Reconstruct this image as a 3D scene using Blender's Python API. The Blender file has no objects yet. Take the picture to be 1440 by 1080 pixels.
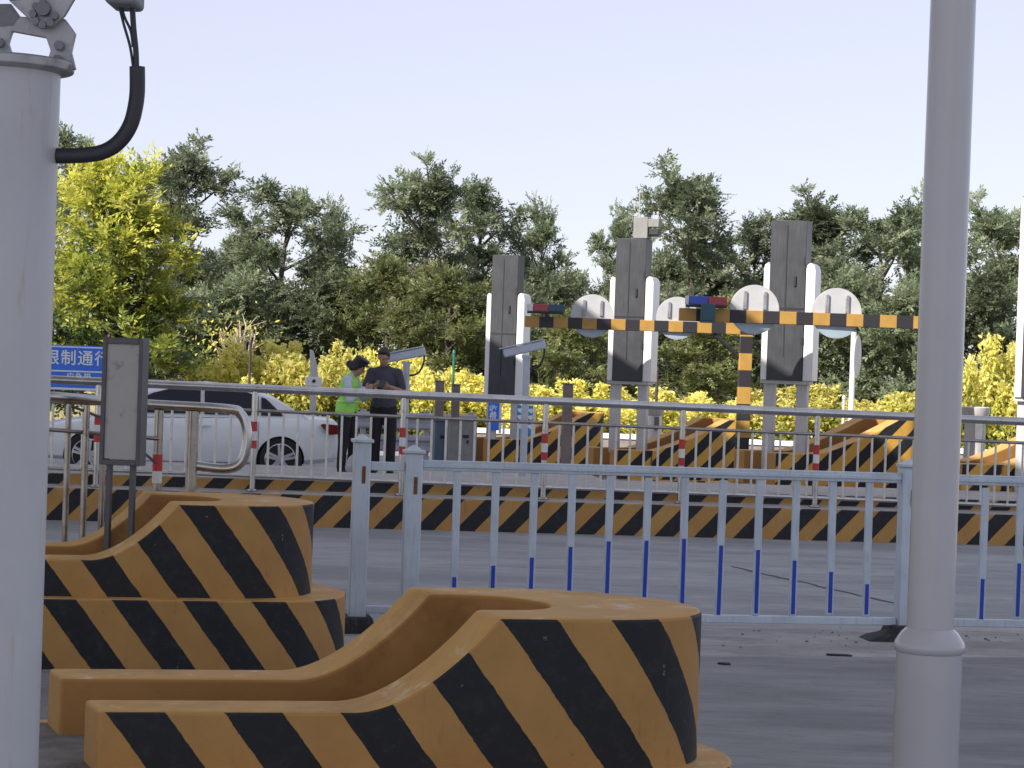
import bpy, bmesh, math, random
import numpy as np
from mathutils import Vector, Matrix, Euler

random.seed(7)
PI = math.pi
S = bpy.context.scene
COL = S.collection
R = math.radians

# ------------------------------------------------------------------ camera
CAM = Vector((0, 0, 1.9)); FPX = 3000.0
ROLL = R(2.0); PITCH = math.atan(31 / 3000.0)
FW = Vector((0, math.cos(PITCH), -math.sin(PITCH)))
UP0 = Vector((0, math.sin(PITCH), math.cos(PITCH))); RT0 = Vector((1, 0, 0))
RT = RT0 * math.cos(ROLL) + UP0 * math.sin(ROLL)
UP = UP0 * math.cos(ROLL) - RT0 * math.sin(ROLL)
cd = bpy.data.cameras.new('camera'); cam = bpy.data.objects.new('camera', cd); COL.objects.link(cam)
cd.sensor_width = 36; cd.lens = 36 * FPX / 1440; cd.clip_start = 0.1; cd.clip_end = 3000
M = Matrix((RT, UP, -FW)).transposed().to_4x4(); M.translation = CAM
cam.matrix_world = M; S.camera = cam


def ray(px, py):
    return FW + RT * ((px - 720) / FPX) - UP * ((py - 540) / FPX)


def at(px, py, Y):
    d = ray(px, py); return CAM + d * (Y / d.y)


def atz(px, py, z):
    d = ray(px, py); return CAM + d * ((z - CAM.z) / d.z)


def gx(px, Y, z=0.0):
    """world x of the point at depth Y and height z seen in photo column px"""
    lo, hi = 0, 2200
    a = at(px, 0, Y); b = at(px, 1080, Y)
    t = (z - a.z) / (b.z - a.z)
    return a.x + (b.x - a.x) * t


# ------------------------------------------------------------------ world, sun
W = bpy.data.worlds.new('World'); S.world = W; W.use_nodes = True
SUN_AZ = Vector((-0.70, -0.714, 0)).normalized()     # towards the sun, behind left of the camera
SUN_EL = R(34)
nt = W.node_tree; nt.nodes.clear()
sky = nt.nodes.new('ShaderNodeTexSky'); sky.sky_type = 'NISHITA'; sky.sun_disc = False
sky.sun_elevation = SUN_EL; sky.sun_rotation = math.atan2(SUN_AZ.x, SUN_AZ.y)
sky.altitude = 50; sky.air_density = 1.0; sky.dust_density = 0.25; sky.ozone_density = 2.2
hsv = nt.nodes.new('ShaderNodeHueSaturation'); hsv.inputs['Saturation'].default_value = .6; hsv.inputs['Hue'].default_value = .525
bg = nt.nodes.new('ShaderNodeBackground'); bg.inputs[1].default_value = 0.08
wo = nt.nodes.new('ShaderNodeOutputWorld')
nt.links.new(sky.outputs[0], hsv.inputs['Color']); tn_ = nt.nodes.new('ShaderNodeMix'); tn_.data_type = 'RGBA'; tn_.blend_type = 'MULTIPLY'; tn_.inputs[0].default_value = 1; tn_.inputs[7].default_value = (.98, .95, 1.02, 1); nt.links.new(hsv.outputs[0], tn_.inputs[6]); hz_ = nt.nodes.new('ShaderNodeMix'); hz_.data_type = 'RGBA'; hz_.inputs[0].default_value = .6; hz_.inputs[7].default_value = (4.55, 4.75, 5.55, 1); nt.links.new(tn_.outputs[2], hz_.inputs[6]); nt.links.new(hz_.outputs[2], bg.inputs[0]); nt.links.new(bg.outputs[0], wo.inputs[0])
sl = bpy.data.lights.new('sun', 'SUN'); sl.energy = 3.9; sl.angle = R(0.53); sl.color = (1, 0.94, 0.84)
so = bpy.data.objects.new('sun', sl); COL.objects.link(so)
sd = SUN_AZ * math.cos(SUN_EL) + Vector((0, 0, math.sin(SUN_EL)))
so.rotation_euler = sd.to_track_quat('Z', 'Y').to_euler(); so.location = (0, 0, 40)
S.view_settings.view_transform = 'Standard'; S.view_settings.look = 'None'
S.view_settings.exposure = 1.05; S.view_settings.gamma = 1.0
S.render.engine = 'CYCLES'
S.cycles.max_bounces = 8; S.cycles.diffuse_bounces = 5; S.cycles.transparent_max_bounces = 8
S.cycles.use_denoising = True


# ------------------------------------------------------------------ materials
def new_mat(name):
    m = bpy.data.materials.new(name); m.use_nodes = True
    n = m.node_tree; b = n.nodes['Principled BSDF']
    return m, n, b


def N(n, t, **kw):
    x = n.nodes.new(t)
    for k, v in kw.items(): setattr(x, k, v)
    return x


def mathn(n, op, a, b=None):
    x = N(n, 'ShaderNodeMath', operation=op)
    for i, v in enumerate((a, b)):
        if v is None: continue
        if isinstance(v, (int, float)): x.inputs[i].default_value = v
        else: n.links.new(v, x.inputs[i])
    return x.outputs[0]


def mixc(n, fac, a, b):
    x = N(n, 'ShaderNodeMix', data_type='RGBA')
    for s, v in ((x.inputs[0], fac), (x.inputs[6], a), (x.inputs[7], b)):
        if isinstance(v, (int, float)): s.default_value = v
        elif isinstance(v, tuple): s.default_value = (*v, 1)
        else: n.links.new(v, s)
    return x.outputs[2]


def noise(n, co, scale, detail=6, rough=0.6, stretch=None):
    t = N(n, 'ShaderNodeTexNoise'); t.inputs['Scale'].default_value = scale
    t.inputs['Detail'].default_value = detail; t.inputs['Roughness'].default_value = rough
    if stretch:
        mp = N(n, 'ShaderNodeMapping'); mp.inputs['Scale'].default_value = stretch
        n.links.new(co, mp.inputs[0]); co = mp.outputs[0]
    n.links.new(co, t.inputs['Vector']); return t.outputs['Fac']


def ramp(n, fac, lo, hi):
    r = N(n, 'ShaderNodeMapRange'); r.inputs[1].default_value = lo; r.inputs[2].default_value = hi
    n.links.new(fac, r.inputs[0]); return r.outputs[0]


def bump(n, b, h, strength, dist=0.01):
    x = N(n, 'ShaderNodeBump'); x.inputs['Strength'].default_value = strength; x.inputs['Distance'].default_value = dist
    n.links.new(h, x.inputs['Height']); n.links.new(x.outputs[0], b.inputs['Normal'])


def coords(n, kind='Object'):
    return N(n, 'ShaderNodeTexCoord').outputs[kind]


def mat(name, col, rough=0.6, metal=0.0, var=0.25, scale=3.0, dirt=None, dirt_amt=0.0, bmp=0.0, spec=0.5, streak=False, fine=40):
    m, n, b = new_mat(name)
    co = coords(n)
    f = noise(n, co, scale)
    c2 = tuple(max(0, x * (1 - var)) for x in col); c1 = tuple(min(1, x * (1 + var * .5)) for x in col)
    c = mixc(n, ramp(n, f, .3, .7), c2, c1)
    if dirt:
        d = noise(n, co, scale * 2.3, 8, .7, (6, 6, .5) if streak else None)
        c = mixc(n, ramp(n, d, .62 - dirt_amt * .3, .75), c, dirt)
    n.links.new(c, b.inputs['Base Color'])
    r = N(n, 'ShaderNodeMapRange'); r.inputs[3].default_value = max(.05, rough - .1); r.inputs[4].default_value = min(1, rough + .12)
    n.links.new(f, r.inputs[0]); n.links.new(r.outputs[0], b.inputs['Roughness'])
    b.inputs['Metallic'].default_value = metal; b.inputs['Specular IOR Level'].default_value = spec
    if bmp: bump(n, b, noise(n, co, fine, 6, .7), bmp)
    return m


YEL = (0.46, 0.258, 0.078); YEL_D = (0.37, 0.193, 0.058); BLK = (0.014, 0.015, 0.018)


def stripe_mat(name, k, period, off, duty=0.5, yel=YEL, yel_d=YEL_D, blk=BLK):
    """hand painted diagonal hazard stripes on concrete, laid out along the face in metres"""
    m, n, b = new_mat(name)
    uv = coords(n, 'UV'); ob = coords(n)
    sep = N(n, 'ShaderNodeSeparateXYZ'); n.links.new(uv, sep.inputs[0])
    w = mathn(n, 'MULTIPLY', mathn(n, 'SUBTRACT', noise(n, ob, 9, 3), .5), .020)
    w2 = mathn(n, 'MULTIPLY', mathn(n, 'SUBTRACT', noise(n, ob, 60, 3), .5), .006)
    t = mathn(n, 'ADD', mathn(n, 'ADD', sep.outputs[0], mathn(n, 'MULTIPLY', sep.outputs[1], k)), mathn(n, 'ADD', w, w2))
    t = mathn(n, 'FRACT', mathn(n, 'ADD', mathn(n, 'DIVIDE', t, period), off))
    isb = mathn(n, 'LESS_THAN', t, duty)
    f = noise(n, ob, 2.6, 7, .65)
    y = mixc(n, ramp(n, f, .3, .7), yel_d, yel)
    y = mixc(n, ramp(n, noise(n, ob, 5, 8, .7, (4, 4, .6)), .58, .8), y, tuple(v * .6 for v in yel_d))
    bl = mixc(n, ramp(n, noise(n, ob, 14, 8, .75), .5, .85), blk, (.045, .045, .05))
    c = mixc(n, isb, y, bl)
    chip = ramp(n, noise(n, ob, 17, 9, .72), .655, .685)
    c = mixc(n, chip, c, mixc(n, noise(n, ob, 70), (.10, .07, .04), (.26, .22, .17)))
    n.links.new(c, b.inputs['Base Color'])
    b.inputs['Roughness'].default_value = .62; b.inputs['Specular IOR Level'].default_value = .35
    bump(n, b, mathn(n, 'ADD', noise(n, ob, 55, 7, .7), mathn(n, 'MULTIPLY', chip, -.6)), .35, .006)
    return m


def yellow_mat(name, yel=YEL, yel_d=YEL_D, worn=(.42, .36, .28), amt=.64):
    m, n, b = new_mat(name); ob = coords(n)
    y = mixc(n, ramp(n, noise(n, ob, 3, 7, .65), .3, .7), yel_d, yel)
    y = mixc(n, ramp(n, noise(n, ob, 6, 8, .75), amt, amt + .13), y, worn)
    y = mixc(n, ramp(n, noise(n, ob, 1.7, 8, .7), .55, .8), y, tuple(v * .55 for v in yel_d))
    n.links.new(y, b.inputs['Base Color']); b.inputs['Roughness'].default_value = .65
    b.inputs['Specular IOR Level'].default_value = .3
    bump(n, b, noise(n, ob, 55, 7, .7), .35, .006)
    return m


def band_mat(name, length, off, a=YEL, c=(.018, .016, .02), axis=0, rough=.5):
    """square bands of two paints, alternating along one axis of the thing"""
    m, n, b = new_mat(name); ob = coords(n)
    sep = N(n, 'ShaderNodeSeparateXYZ'); n.links.new(ob, sep.inputs[0])
    t = mathn(n, 'FRACT', mathn(n, 'ADD', mathn(n, 'DIVIDE', sep.outputs[axis], 2 * length), off))
    k = mathn(n, 'LESS_THAN', t, .5)
    f = ramp(n, noise(n, ob, 5, 6), .3, .7)
    y = mixc(n, f, tuple(v * .75 for v in a), a)
    n.links.new(mixc(n, k, c, y), b.inputs['Base Color']); b.inputs['Roughness'].default_value = rough
    return m


def foliage(name, cols, trans=.48):
    m, n, b = new_mat(name)
    a = N(n, 'ShaderNodeAttribute', attribute_name='tint')
    r = N(n, 'ShaderNodeValToRGB'); e = r.color_ramp.elements
    while len(e) < len(cols): e.new(.5)
    for i, c in enumerate(cols):
        e[i].position = i / (len(cols) - 1); e[i].color = (*c, 1)
    n.links.new(a.outputs['Fac'], r.inputs[0])
    oi = N(n, 'ShaderNodeObjectInfo')
    hs = N(n, 'ShaderNodeHueSaturation')
    n.links.new(r.outputs[0], hs.inputs['Color'])
    v = N(n, 'ShaderNodeMapRange'); v.inputs[3].default_value = .8; v.inputs[4].default_value = 1.2
    n.links.new(oi.outputs['Random'], v.inputs[0]); n.links.new(v.outputs[0], hs.inputs['Value'])
    n.links.new(hs.outputs[0], b.inputs['Base Color']); b.inputs['Roughness'].default_value = .5
    b.inputs['Specular IOR Level'].default_value = .45
    tr = N(n, 'ShaderNodeBsdfTranslucent'); n.links.new(hs.outputs[0], tr.inputs[0])
    mx = N(n, 'ShaderNodeMixShader'); mx.inputs[0].default_value = trans
    n.links.new(b.outputs[0], mx.inputs[1]); n.links.new(tr.outputs[0], mx.inputs[2])
    n.links.new(mx.outputs[0], n.nodes['Material Output'].inputs[0])
    return m


def ground_mat(name, c1, c2, c3, s1=.6, s2=6, bmp=.4, stretch=None, grit=120):
    m, n, b = new_mat(name); co = coords(n)
    c = mixc(n, ramp(n, noise(n, co, s1, 8, .65, stretch), .40, .60), c1, c2)
    c = mixc(n, ramp(n, noise(n, co, s2, 9, .75, stretch), .5, .78), c, c3)
    g = noise(n, co, grit, 4, .8)
    c = mixc(n, ramp(n, g, .35, .75), c, mixc(n, .35, c, tuple(min(1, v * 1.5) for v in c2)))
    n.links.new(c, b.inputs['Base Color']); b.inputs['Roughness'].default_value = .8
    b.inputs['Specular IOR Level'].default_value = .3
    bump(n, b, mathn(n, 'ADD', mathn(n, 'MULTIPLY', g, .6), noise(n, co, s2 * 3, 7, .7)), bmp, .01)
    return m


MT = dict(
    white_pole=mat('white_pole_paint', (.43, .43, .455), .2, 0, .08, 1.6, (.42, .40, .37), .12, .04, streak=True, fine=25),
    white_pole_old=mat('weathered_white_paint', (.40, .41, .44), .38, 0, .12, 3, (.30, .25, .2), .12, .05, streak=True),
    galv=mat('galvanised_steel', (.36, .36, .38), .5, .6, .35, 9, (.16, .15, .15), .4, .15),
    black_plastic=mat('black_rubber', (.016, .018, .026), .5, 0, .3, 10),
    grey_plastic=mat('grey_casting', (.16, .16, .19), .55, 0, .25, 12, bmp=.2),
    fence_white=mat('fence_white_enamel', (.50, .57, .64), .45, 0, .16, 4, (.34, .35, .35), .28, .06, streak=True),
    fence_cap=mat('fence_cap', (.52, .6, .62), .5, 0, .2, 6, (.3, .32, .3), .3),
    blue_strip=mat('blue_reflective_strip', (.012, .05, .42), .35, 0, .15, 20),
    rust=mat('rust', (.20, .075, .03), .8, 0, .5, 25, bmp=.3),
    rubber=mat('rubber_foot', (.03, .03, .033), .8, 0, .4, 9, (.1, .09, .08), .3, .3),
    steel=mat('stainless_steel', (.52, .51, .5), .24, 1.0, .2, 5, (.3, .27, .24), .2),
    steel_dull=mat('stainless_dull', (.36, .33, .30), .28, 1.0, .3, 6, (.22, .18, .14), .3),
    baluster=mat('brushed_baluster', (.62, .60, .57), .42, .6, .2, 6, (.3, .27, .24), .2),
    red=mat('red_reflective_tape', (.5, .03, .035), .45, 0, .25, 18),
    white_tape=mat('white_reflective_tape', (.7, .7, .68), .45, 0, .15, 18),
    sign_frame=mat('dark_grey_frame', (.095, .095, .105), .5, .2, .25, 8),
    sign_panel=mat('grey_back_panel', (.40, .39, .38), .55, .1, .10, 5, (.18, .17, .16), .2),
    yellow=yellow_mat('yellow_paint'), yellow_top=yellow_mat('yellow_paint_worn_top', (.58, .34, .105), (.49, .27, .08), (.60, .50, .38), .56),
    inner=yellow_mat('yellow_paint_inner_shaded', (.37, .185, .055), (.30, .145, .042), (.3, .2, .12), .68),  # darker copy of the yellow: shade on the inner walls put into colour
    concrete=mat('concrete_ledge', (.40, .38, .36), .85, 0, .25, 5, (.25, .22, .2), .4, .3),
    board_dark=mat('dark_grey_louvre', (.040, .042, .051), .42, .1, .35, 2.5, (.017, .018, .022), .75, .03, streak=True),
    board_line=mat('louvre_joint', (.012, .012, .014), .7),
    white_gloss=mat('white_gloss_sheet', (.70, .69, .68), .35, 0, .06, 3, (.55, .52, .5), .15),
    leg_grey=mat('grey_white_leg', (.50, .49, .49), .5, 0, .12, 4, (.27, .25, .22), .3, streak=True),
    cctv=mat('pale_grey_housing', (.46, .50, .58), .4, .1, .15, 8),
    post_brown=mat('brown_grey_post', (.20, .165, .15), .7, 0, .25, 8),
    cabinet=mat('grey_cabinet', (.22, .22, .21), .6, 0, .2, 6, (.15, .14, .13), .3),
    cabinet_blue=mat('blue_grey_cabinet', (.11, .15, .21), .55, 0, .2, 6),
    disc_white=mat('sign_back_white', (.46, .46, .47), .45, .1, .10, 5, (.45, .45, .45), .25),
    disc_blue_cast=mat('sign_back_painted_blue_cast', (.30, .38, .45), .35, .1, .10, 5),  # bluish shade and reflection on the sign backs, as a colour
    lamp_red=mat('red_lens', (.32, .04, .05), .25, 0, .1, 5), lamp_blue=mat('blue_lens', (.03, .07, .42), .25, 0, .1, 5),
    lamp_clear=mat('clear_lens', (.6, .62, .58), .2, 0, .1, 5), lamp_teal=mat('teal_lens', (.015, .07, .10), .3, 0, .1, 5),
    sign_blue=mat('blue_sign_sheet', (.03, .17, .72), .45, 0, .12, 3), sign_cyan=mat('cyan_sign_sheet', (.02, .27, .55), .45),
    letter=mat('white_lettering', (.75, .77, .8), .5, 0, .05),
    car_paint=mat('white_car_paint', (.70, .72, .74), .22, 0, .03, 2, spec=.6),
    car_dark=mat('black_trim', (.012, .012, .014), .5), glass=mat('dark_glass', (.006, .008, .018), .06, 0, .1, spec=.3),
    tail=mat('red_tail_lamp', (.16, .008, .012), .2), alloy=mat('alloy_rim', (.55, .55, .57), .3, .8, .1), tyre=mat('tyre', (.018, .018, .018), .8),
    beam_brace=mat('black_steel', (.016, .016, .018), .5),
    guard=mat('grey_guardrail', (.36, .36, .40), .5, .3, .2, 5),
    bark=mat('bark', (.10, .08, .065), .9, 0, .35, 7, bmp=.4), twig=mat('bare_twig', (.50, .42, .33), .85, 0, .25, 7),
    green_post=mat('green_post', (.02, .14, .10), .5), dark_post=mat('dark_post', (.05, .035, .03), .6),
    canopy=mat('canopy_soffit', (.78, .78, .79), .6, 0, .08, .5), col=mat('canopy_column', (.5, .5, .5), .6, 0, .1, 1),
    skin=mat('skin', (.36, .20, .14), .5, 0, .12, 12), hair=mat('black_hair', (.010, .009, .010), .5, 0, .3, 40),
    tee=mat('charcoal_tshirt', (.060, .062, .085), .85, 0, .25, 9, bmp=.2), trousers=mat('black_trousers', (.014, .013, .018), .85, 0, .25, 9, bmp=.2),
    shirt=mat('pale_blue_shirt', (.52, .58, .66), .8, 0, .15, 9, bmp=.2), vest=mat('hi_vis_vest', (.33, .74, .12), .7, 0, .12, 9, bmp=.2),
    vest_tape=mat('silver_tape', (.55, .8, .25), .4, 0, .1), shoe=mat('black_shoe', (.012, .011, .012), .5), phone=mat('black_phone', (.01, .01, .012), .15),
    bag=mat('pale_plastic_bag', (.42, .45, .46), .45, 0, .3, 14, bmp=.4),
    road=ground_mat('road_concrete', (.20, .206, .214), (.32, .325, .33), (.125, .13, .137), .35, 2.2, .3, (1, 3, 1)),
    strip=ground_mat('rough_concrete', (.26, .245, .24), (.43, .41, .395), (.14, .132, .13), 1.1, 7, 1.0, (.7, 2, 1)),
    dark_road=ground_mat('smooth_dark_road', (.155, .157, .160), (.25, .252, .255), (.10, .102, .106), .5, 3, .25, (1, 3, 1)),
    rubble=ground_mat('island_rubble', (.13, .12, .115), (.27, .25, .24), (.07, .065, .06), 6, 24, 1.0, grit=60),
    verge=ground_mat('dry_verge', (.30, .25, .10), (.38, .33, .16), (.14, .15, .05), .8, 6, .8),
    crack=mat('tar_joint', (.085, .085, .09), .8),
    gantry=band_mat('yellow_black_bands', .222, 0.0, (.42, .235, .05)),
    gantry_v=band_mat('yellow_black_bands_upright', .26, 0.12, (.42, .235, .05), axis=2),
)
MT['stripe_near'] = stripe_mat('hazard_stripes', .74, .41, .55)
MT['stripe_far'] = stripe_mat('hazard_stripes_mirrored', -1.05, .45, .1, yel=(.60, .34, .06), yel_d=(.50, .27, .05))
MT['stripe_kerb'] = stripe_mat('hazard_stripes_kerb', -.95, .45, .1, yel=(.46, .265, .075))


# ------------------------------------------------------------------ mesh builder
class MB:
    def __init__(s): s.v = []; s.f = []; s.m = []; s.uv = {}

    def add(s, vs, fs, mi=0):
        o = len(s.v); s.v += [tuple(v) for v in vs]
        for f in fs: s.f.append(tuple(o + i for i in f)); s.m.append(mi)
        return s

    def box(s, c, d, rz=0, mi=0, rot=None):
        x, y, z = (k / 2 for k in d)
        mt = rot if rot is not None else Matrix.Rotation(rz, 3, 'Z')
        vs = [Vector(c) + mt @ Vector((a * x, b * y, e * z)) for e in (-1, 1) for a, b in ((-1, -1), (1, -1), (1, 1), (-1, 1))]
        return s.add(vs, [(3, 2, 1, 0), (4, 5, 6, 7), (0, 1, 5, 4), (1, 2, 6, 5), (2, 3, 7, 6), (3, 0, 4, 7)], mi)

    def tube(s, pts, r, n=12, mi=0, caps=True):
        pts = [Vector(p) for p in pts]
        rs = r if isinstance(r, (list, tuple)) else [r] * len(pts)
        rings = []; prev = None
        for i, p in enumerate(pts):
            t = (pts[min(i + 1, len(pts) - 1)] - pts[max(i - 1, 0)]).normalized()
            if prev is None:
                a = Vector((0, 0, 1)) if abs(t.z) < .9 else Vector((1, 0, 0))
                u = t.cross(a).normalized()
            else: u = (prev - t * prev.dot(t)).normalized()
            prev = u; w = t.cross(u)
            rings.append([p + (u * math.cos(2 * PI * k / n) + w * math.sin(2 * PI * k / n)) * rs[i] for k in range(n)])
        vs = [q for g in rings for q in g]; fs = []
        for i in range(len(rings) - 1):
            for k in range(n):
                a, b = i * n + k, i * n + (k + 1) % n
                fs.append((a, b, b + n, a + n))
        if caps:
            fs.append(tuple(range(n))[::-1]); fs.append(tuple((len(rings) - 1) * n + k for k in range(n)))
        return s.add(vs, fs, mi)

    def lathe(s, prof, c=(0, 0, 0), n=32, mi=0, axis='Z', caps=True):
        vs = []; fs = []
        for r, z in prof:
            for k in range(n):
                a = 2 * PI * k / n
                q = (r * math.cos(a), r * math.sin(a), z)
                if axis == 'Y': q = (q[0], q[2], q[1])
                if axis == 'X': q = (q[2], q[0], q[1])
                vs.append((c[0] + q[0], c[1] + q[1], c[2] + q[2]))
        for i in range(len(prof) - 1):
            for k in range(n):
                a, b = i * n + k, i * n + (k + 1) % n
                fs.append((a, b, b + n, a + n) if axis != 'Y' else (a + n, b + n, b, a))
        f0 = tuple(range(n)); f1 = tuple((len(prof) - 1) * n + k for k in range(n))
        if not caps: pass
        elif axis != 'Y': fs += [f0[::-1], f1]
        else: fs += [f0, f1[::-1]]
        return s.add(vs, fs, mi)

    def prism(s, poly, y0, y1, mi=0, plane='XZ'):
        n = len(poly)
        if plane == 'XZ': vs = [(x, y0, z) for x, z in poly] + [(x, y1, z) for x, z in poly]
        elif plane == 'XY': vs = [(x, y, y0) for x, y in poly] + [(x, y, y1) for x, y in poly]
        else: vs = [(y0, x, z) for x, z in poly] + [(y1, x, z) for x, z in poly]
        fs = [tuple(range(n)), tuple(range(2 * n - 1, n - 1, -1))]
        for i in range(n):
            j = (i + 1) % n; fs.append((j, i, n + i, n + j))
        return s.add(vs, fs, mi)

    def mesh(s, name, mats):
        me = bpy.data.meshes.new(name); me.from_pydata(s.v, [], s.f)
        for m in (mats if isinstance(mats, (list, tuple)) else [mats]): me.materials.append(m)
        me.polygons.foreach_set('material_index', s.m)
        return me

    def build(s, name, mats, parent=None, bevel=0.0, smooth=True, loc=None, fix=True, seg=2, ang=40):
        me = s.mesh(name, mats)
        if s.uv:
            l = me.uv_layers.new(name='UVMap')
            for p in me.polygons:
                q = s.uv.get(p.index)
                if q:
                    for k, li in enumerate(p.loop_indices): l.data[li].uv = q[k]
        if fix:
            bm = bmesh.new(); bm.from_mesh(me); bmesh.ops.recalc_face_normals(bm, faces=bm.faces); bm.to_mesh(me); bm.free()
        if smooth:
            me.polygons.foreach_set('use_smooth', [True] * len(me.polygons)); me.set_sharp_from_angle(angle=R(ang))
        o = bpy.data.objects.new(name, me); COL.objects.link(o)
        if parent: o.parent = parent
        if loc: o.location = loc
        if bevel:
            b = o.modifiers.new('bevel', 'BEVEL'); b.width = bevel; b.segments = seg; b.limit_method = 'ANGLE'; b.angle_limit = R(40)
            b.harden_normals = False
        return o


def tag(o, label=None, cat=None, group=None, kind=None):
    if label: o['label'] = label
    if cat: o['category'] = cat
    if group: o['group'] = group
    if kind: o['kind'] = kind
    return o


def thing(name, loc, label, cat, rz=0, group=None):
    o = bpy.data.objects.new(name, None); COL.objects.link(o)
    o.location = loc; o.rotation_euler = (0, 0, rz); o.empty_display_size = .2
    return tag(o, label, cat, group)


def kids(o): return [c for c in COL.objects if c.parent == o]


def dup(root, loc, rz=None, label=None, scale=None):
    def cp(o, par):
        c = o.copy(); COL.objects.link(c)
        if par: c.parent = par
        for k in kids(o): cp(k, c)
        return c
    r = cp(root, None); r.location = loc
    if rz is not None: r.rotation_euler = (0, 0, rz)
    if scale is not None: r.scale = scale
    if label: r['label'] = label
    return r


# ------------------------------------------------------------------ ground
def sheet(name, pts, z, m, sub=0):
    b = MB(); b.add([(x, y, z) for x, y in pts], [tuple(range(len(pts)))])
    return tag(b.build(name, m, smooth=False, fix=False), kind='structure')


sheet('road', [(-700, -300), (700, -300), (700, 1200), (-700, 1200)], 0, MT['road'])
fa = atz(300, 880, 0); fb = atz(1440, 884, 0); fd = (fb - fa).normalized(); fn = Vector((-fd.y, fd.x, 0))


def along(p, a, b): q = p + fd * a + fn * b; return (q.x, q.y)


sheet('road_lane', [along(fa, -12, -11), along(fa, 16, -11), along(fa, 16, -1.55), along(fa, -12, -1.55)], .004, MT['dark_road'])
sheet('pavement_strip', [along(fa, -12, -1.55), along(fa, 16, -1.55), along(fa, 16, .03), along(fa, -12, .03)], .004, MT['strip'])
c0 = atz(1030, 797, 0); c1 = atz(1300, 858, 0); cdv = (c1 - c0).normalized(); cn = Vector((-cdv.y, cdv.x, 0)) * .028
b_ = MB(); npt = 24; vs = []
for i in range(npt + 1):
    q = c0 + (c1 - c0) * (i / npt) + cn * random.uniform(-.8, .8); w = random.uniform(.5, 1.1)
    vs += [q - cn * w + Vector((0, 0, .004)), q + cn * w + Vector((0, 0, .004))]
b_.add(vs, [(2 * i, 2 * i + 2, 2 * i + 3, 2 * i + 1) for i in range(npt)])
tag(b_.build('road_joint', MT['crack'], smooth=False, fix=False), kind='structure')
sheet('verge', [(-60, 41.5), (60, 45.5), (60, 120), (-60, 120)], .004, MT['verge'])


# loose grit and pebbles along the rough strip
gv = MB(); rs0 = random.Random(9)
for i in range(260):
    u = rs0.uniform(-1.5, 9); w = rs0.gauss(-.62, .42)
    if not -1.5 < w < .1: continue
    q = fa + fd * u + fn * w; r_ = rs0.choice((.004, .005, .007, .011)) * rs0.uniform(.7, 1.4); n_ = 6
    vs = [(q.x + r_ * rs0.uniform(.7, 1.2) * math.cos(k * PI / 3), q.y + r_ * rs0.uniform(.7, 1.2) * math.sin(k * PI / 3), .004) for k in range(6)] + \
         [(q.x + r_ * .55 * math.cos(k * PI / 3), q.y + r_ * .55 * math.sin(k * PI / 3), .004 + r_ * .8) for k in range(6)]
    gv.add(vs, [tuple(range(6, 12))] + [(k, (k + 1) % 6, 6 + (k + 1) % 6, 6 + k) for k in range(6)])
tag(gv.build('gravel', MT['rubble'], smooth=False, fix=False), 'loose grey grit scattered on the rough strip in front of the white fence', 'gravel', kind='stuff')
for k, (px, py, w) in enumerate(((1182, 922, .10), (1020, 934, .05))):
    q = atz(px, py, .006); pts = [(w * math.cos(a) * rs0.uniform(.5, 1.1), .03 * math.sin(a) * rs0.uniform(.6, 1.3)) for a in [2 * PI * j / 9 for j in range(9)]]
    o = MB().prism(pts, 0, .012, plane='XY').build('rubber_scrap', MT['rubber'], bevel=.003, loc=(q.x, q.y, .005))
    tag(o, ('black rubber scrap lying beside the fence foot' , 'smaller dark scrap on the rough strip, nearer the striped barrier')[k], 'scrap', 'dark scraps on the rough strip')


# ------------------------------------------------------------------ crash barriers on their islands
HW = .5; SHEAR = -.19


def zprof(u, u0=.90, u1=1.41, hi=.56, low=.22, ex=1.75):
    if u <= u0: return low
    if u >= u1: return hi
    t = (u - u0) / (u1 - u0); return low + (hi - low) * (t ** ex)


def outline(L, hw, us, nose, inset=0.0, n=22, a0=1.0):
    """half outline: straight along -v side then elliptic nose to +v side; returns [(u, v)]"""
    pts = [(u, -hw) for u in us]
    un = L - nose
    for i in range(1, n):
        a = -PI / 2 + PI * i / n
        pts.append((un + nose * math.cos(a), hw * math.sin(a)))
    return pts + [(u, hw) for u in us[::-1]]


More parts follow.
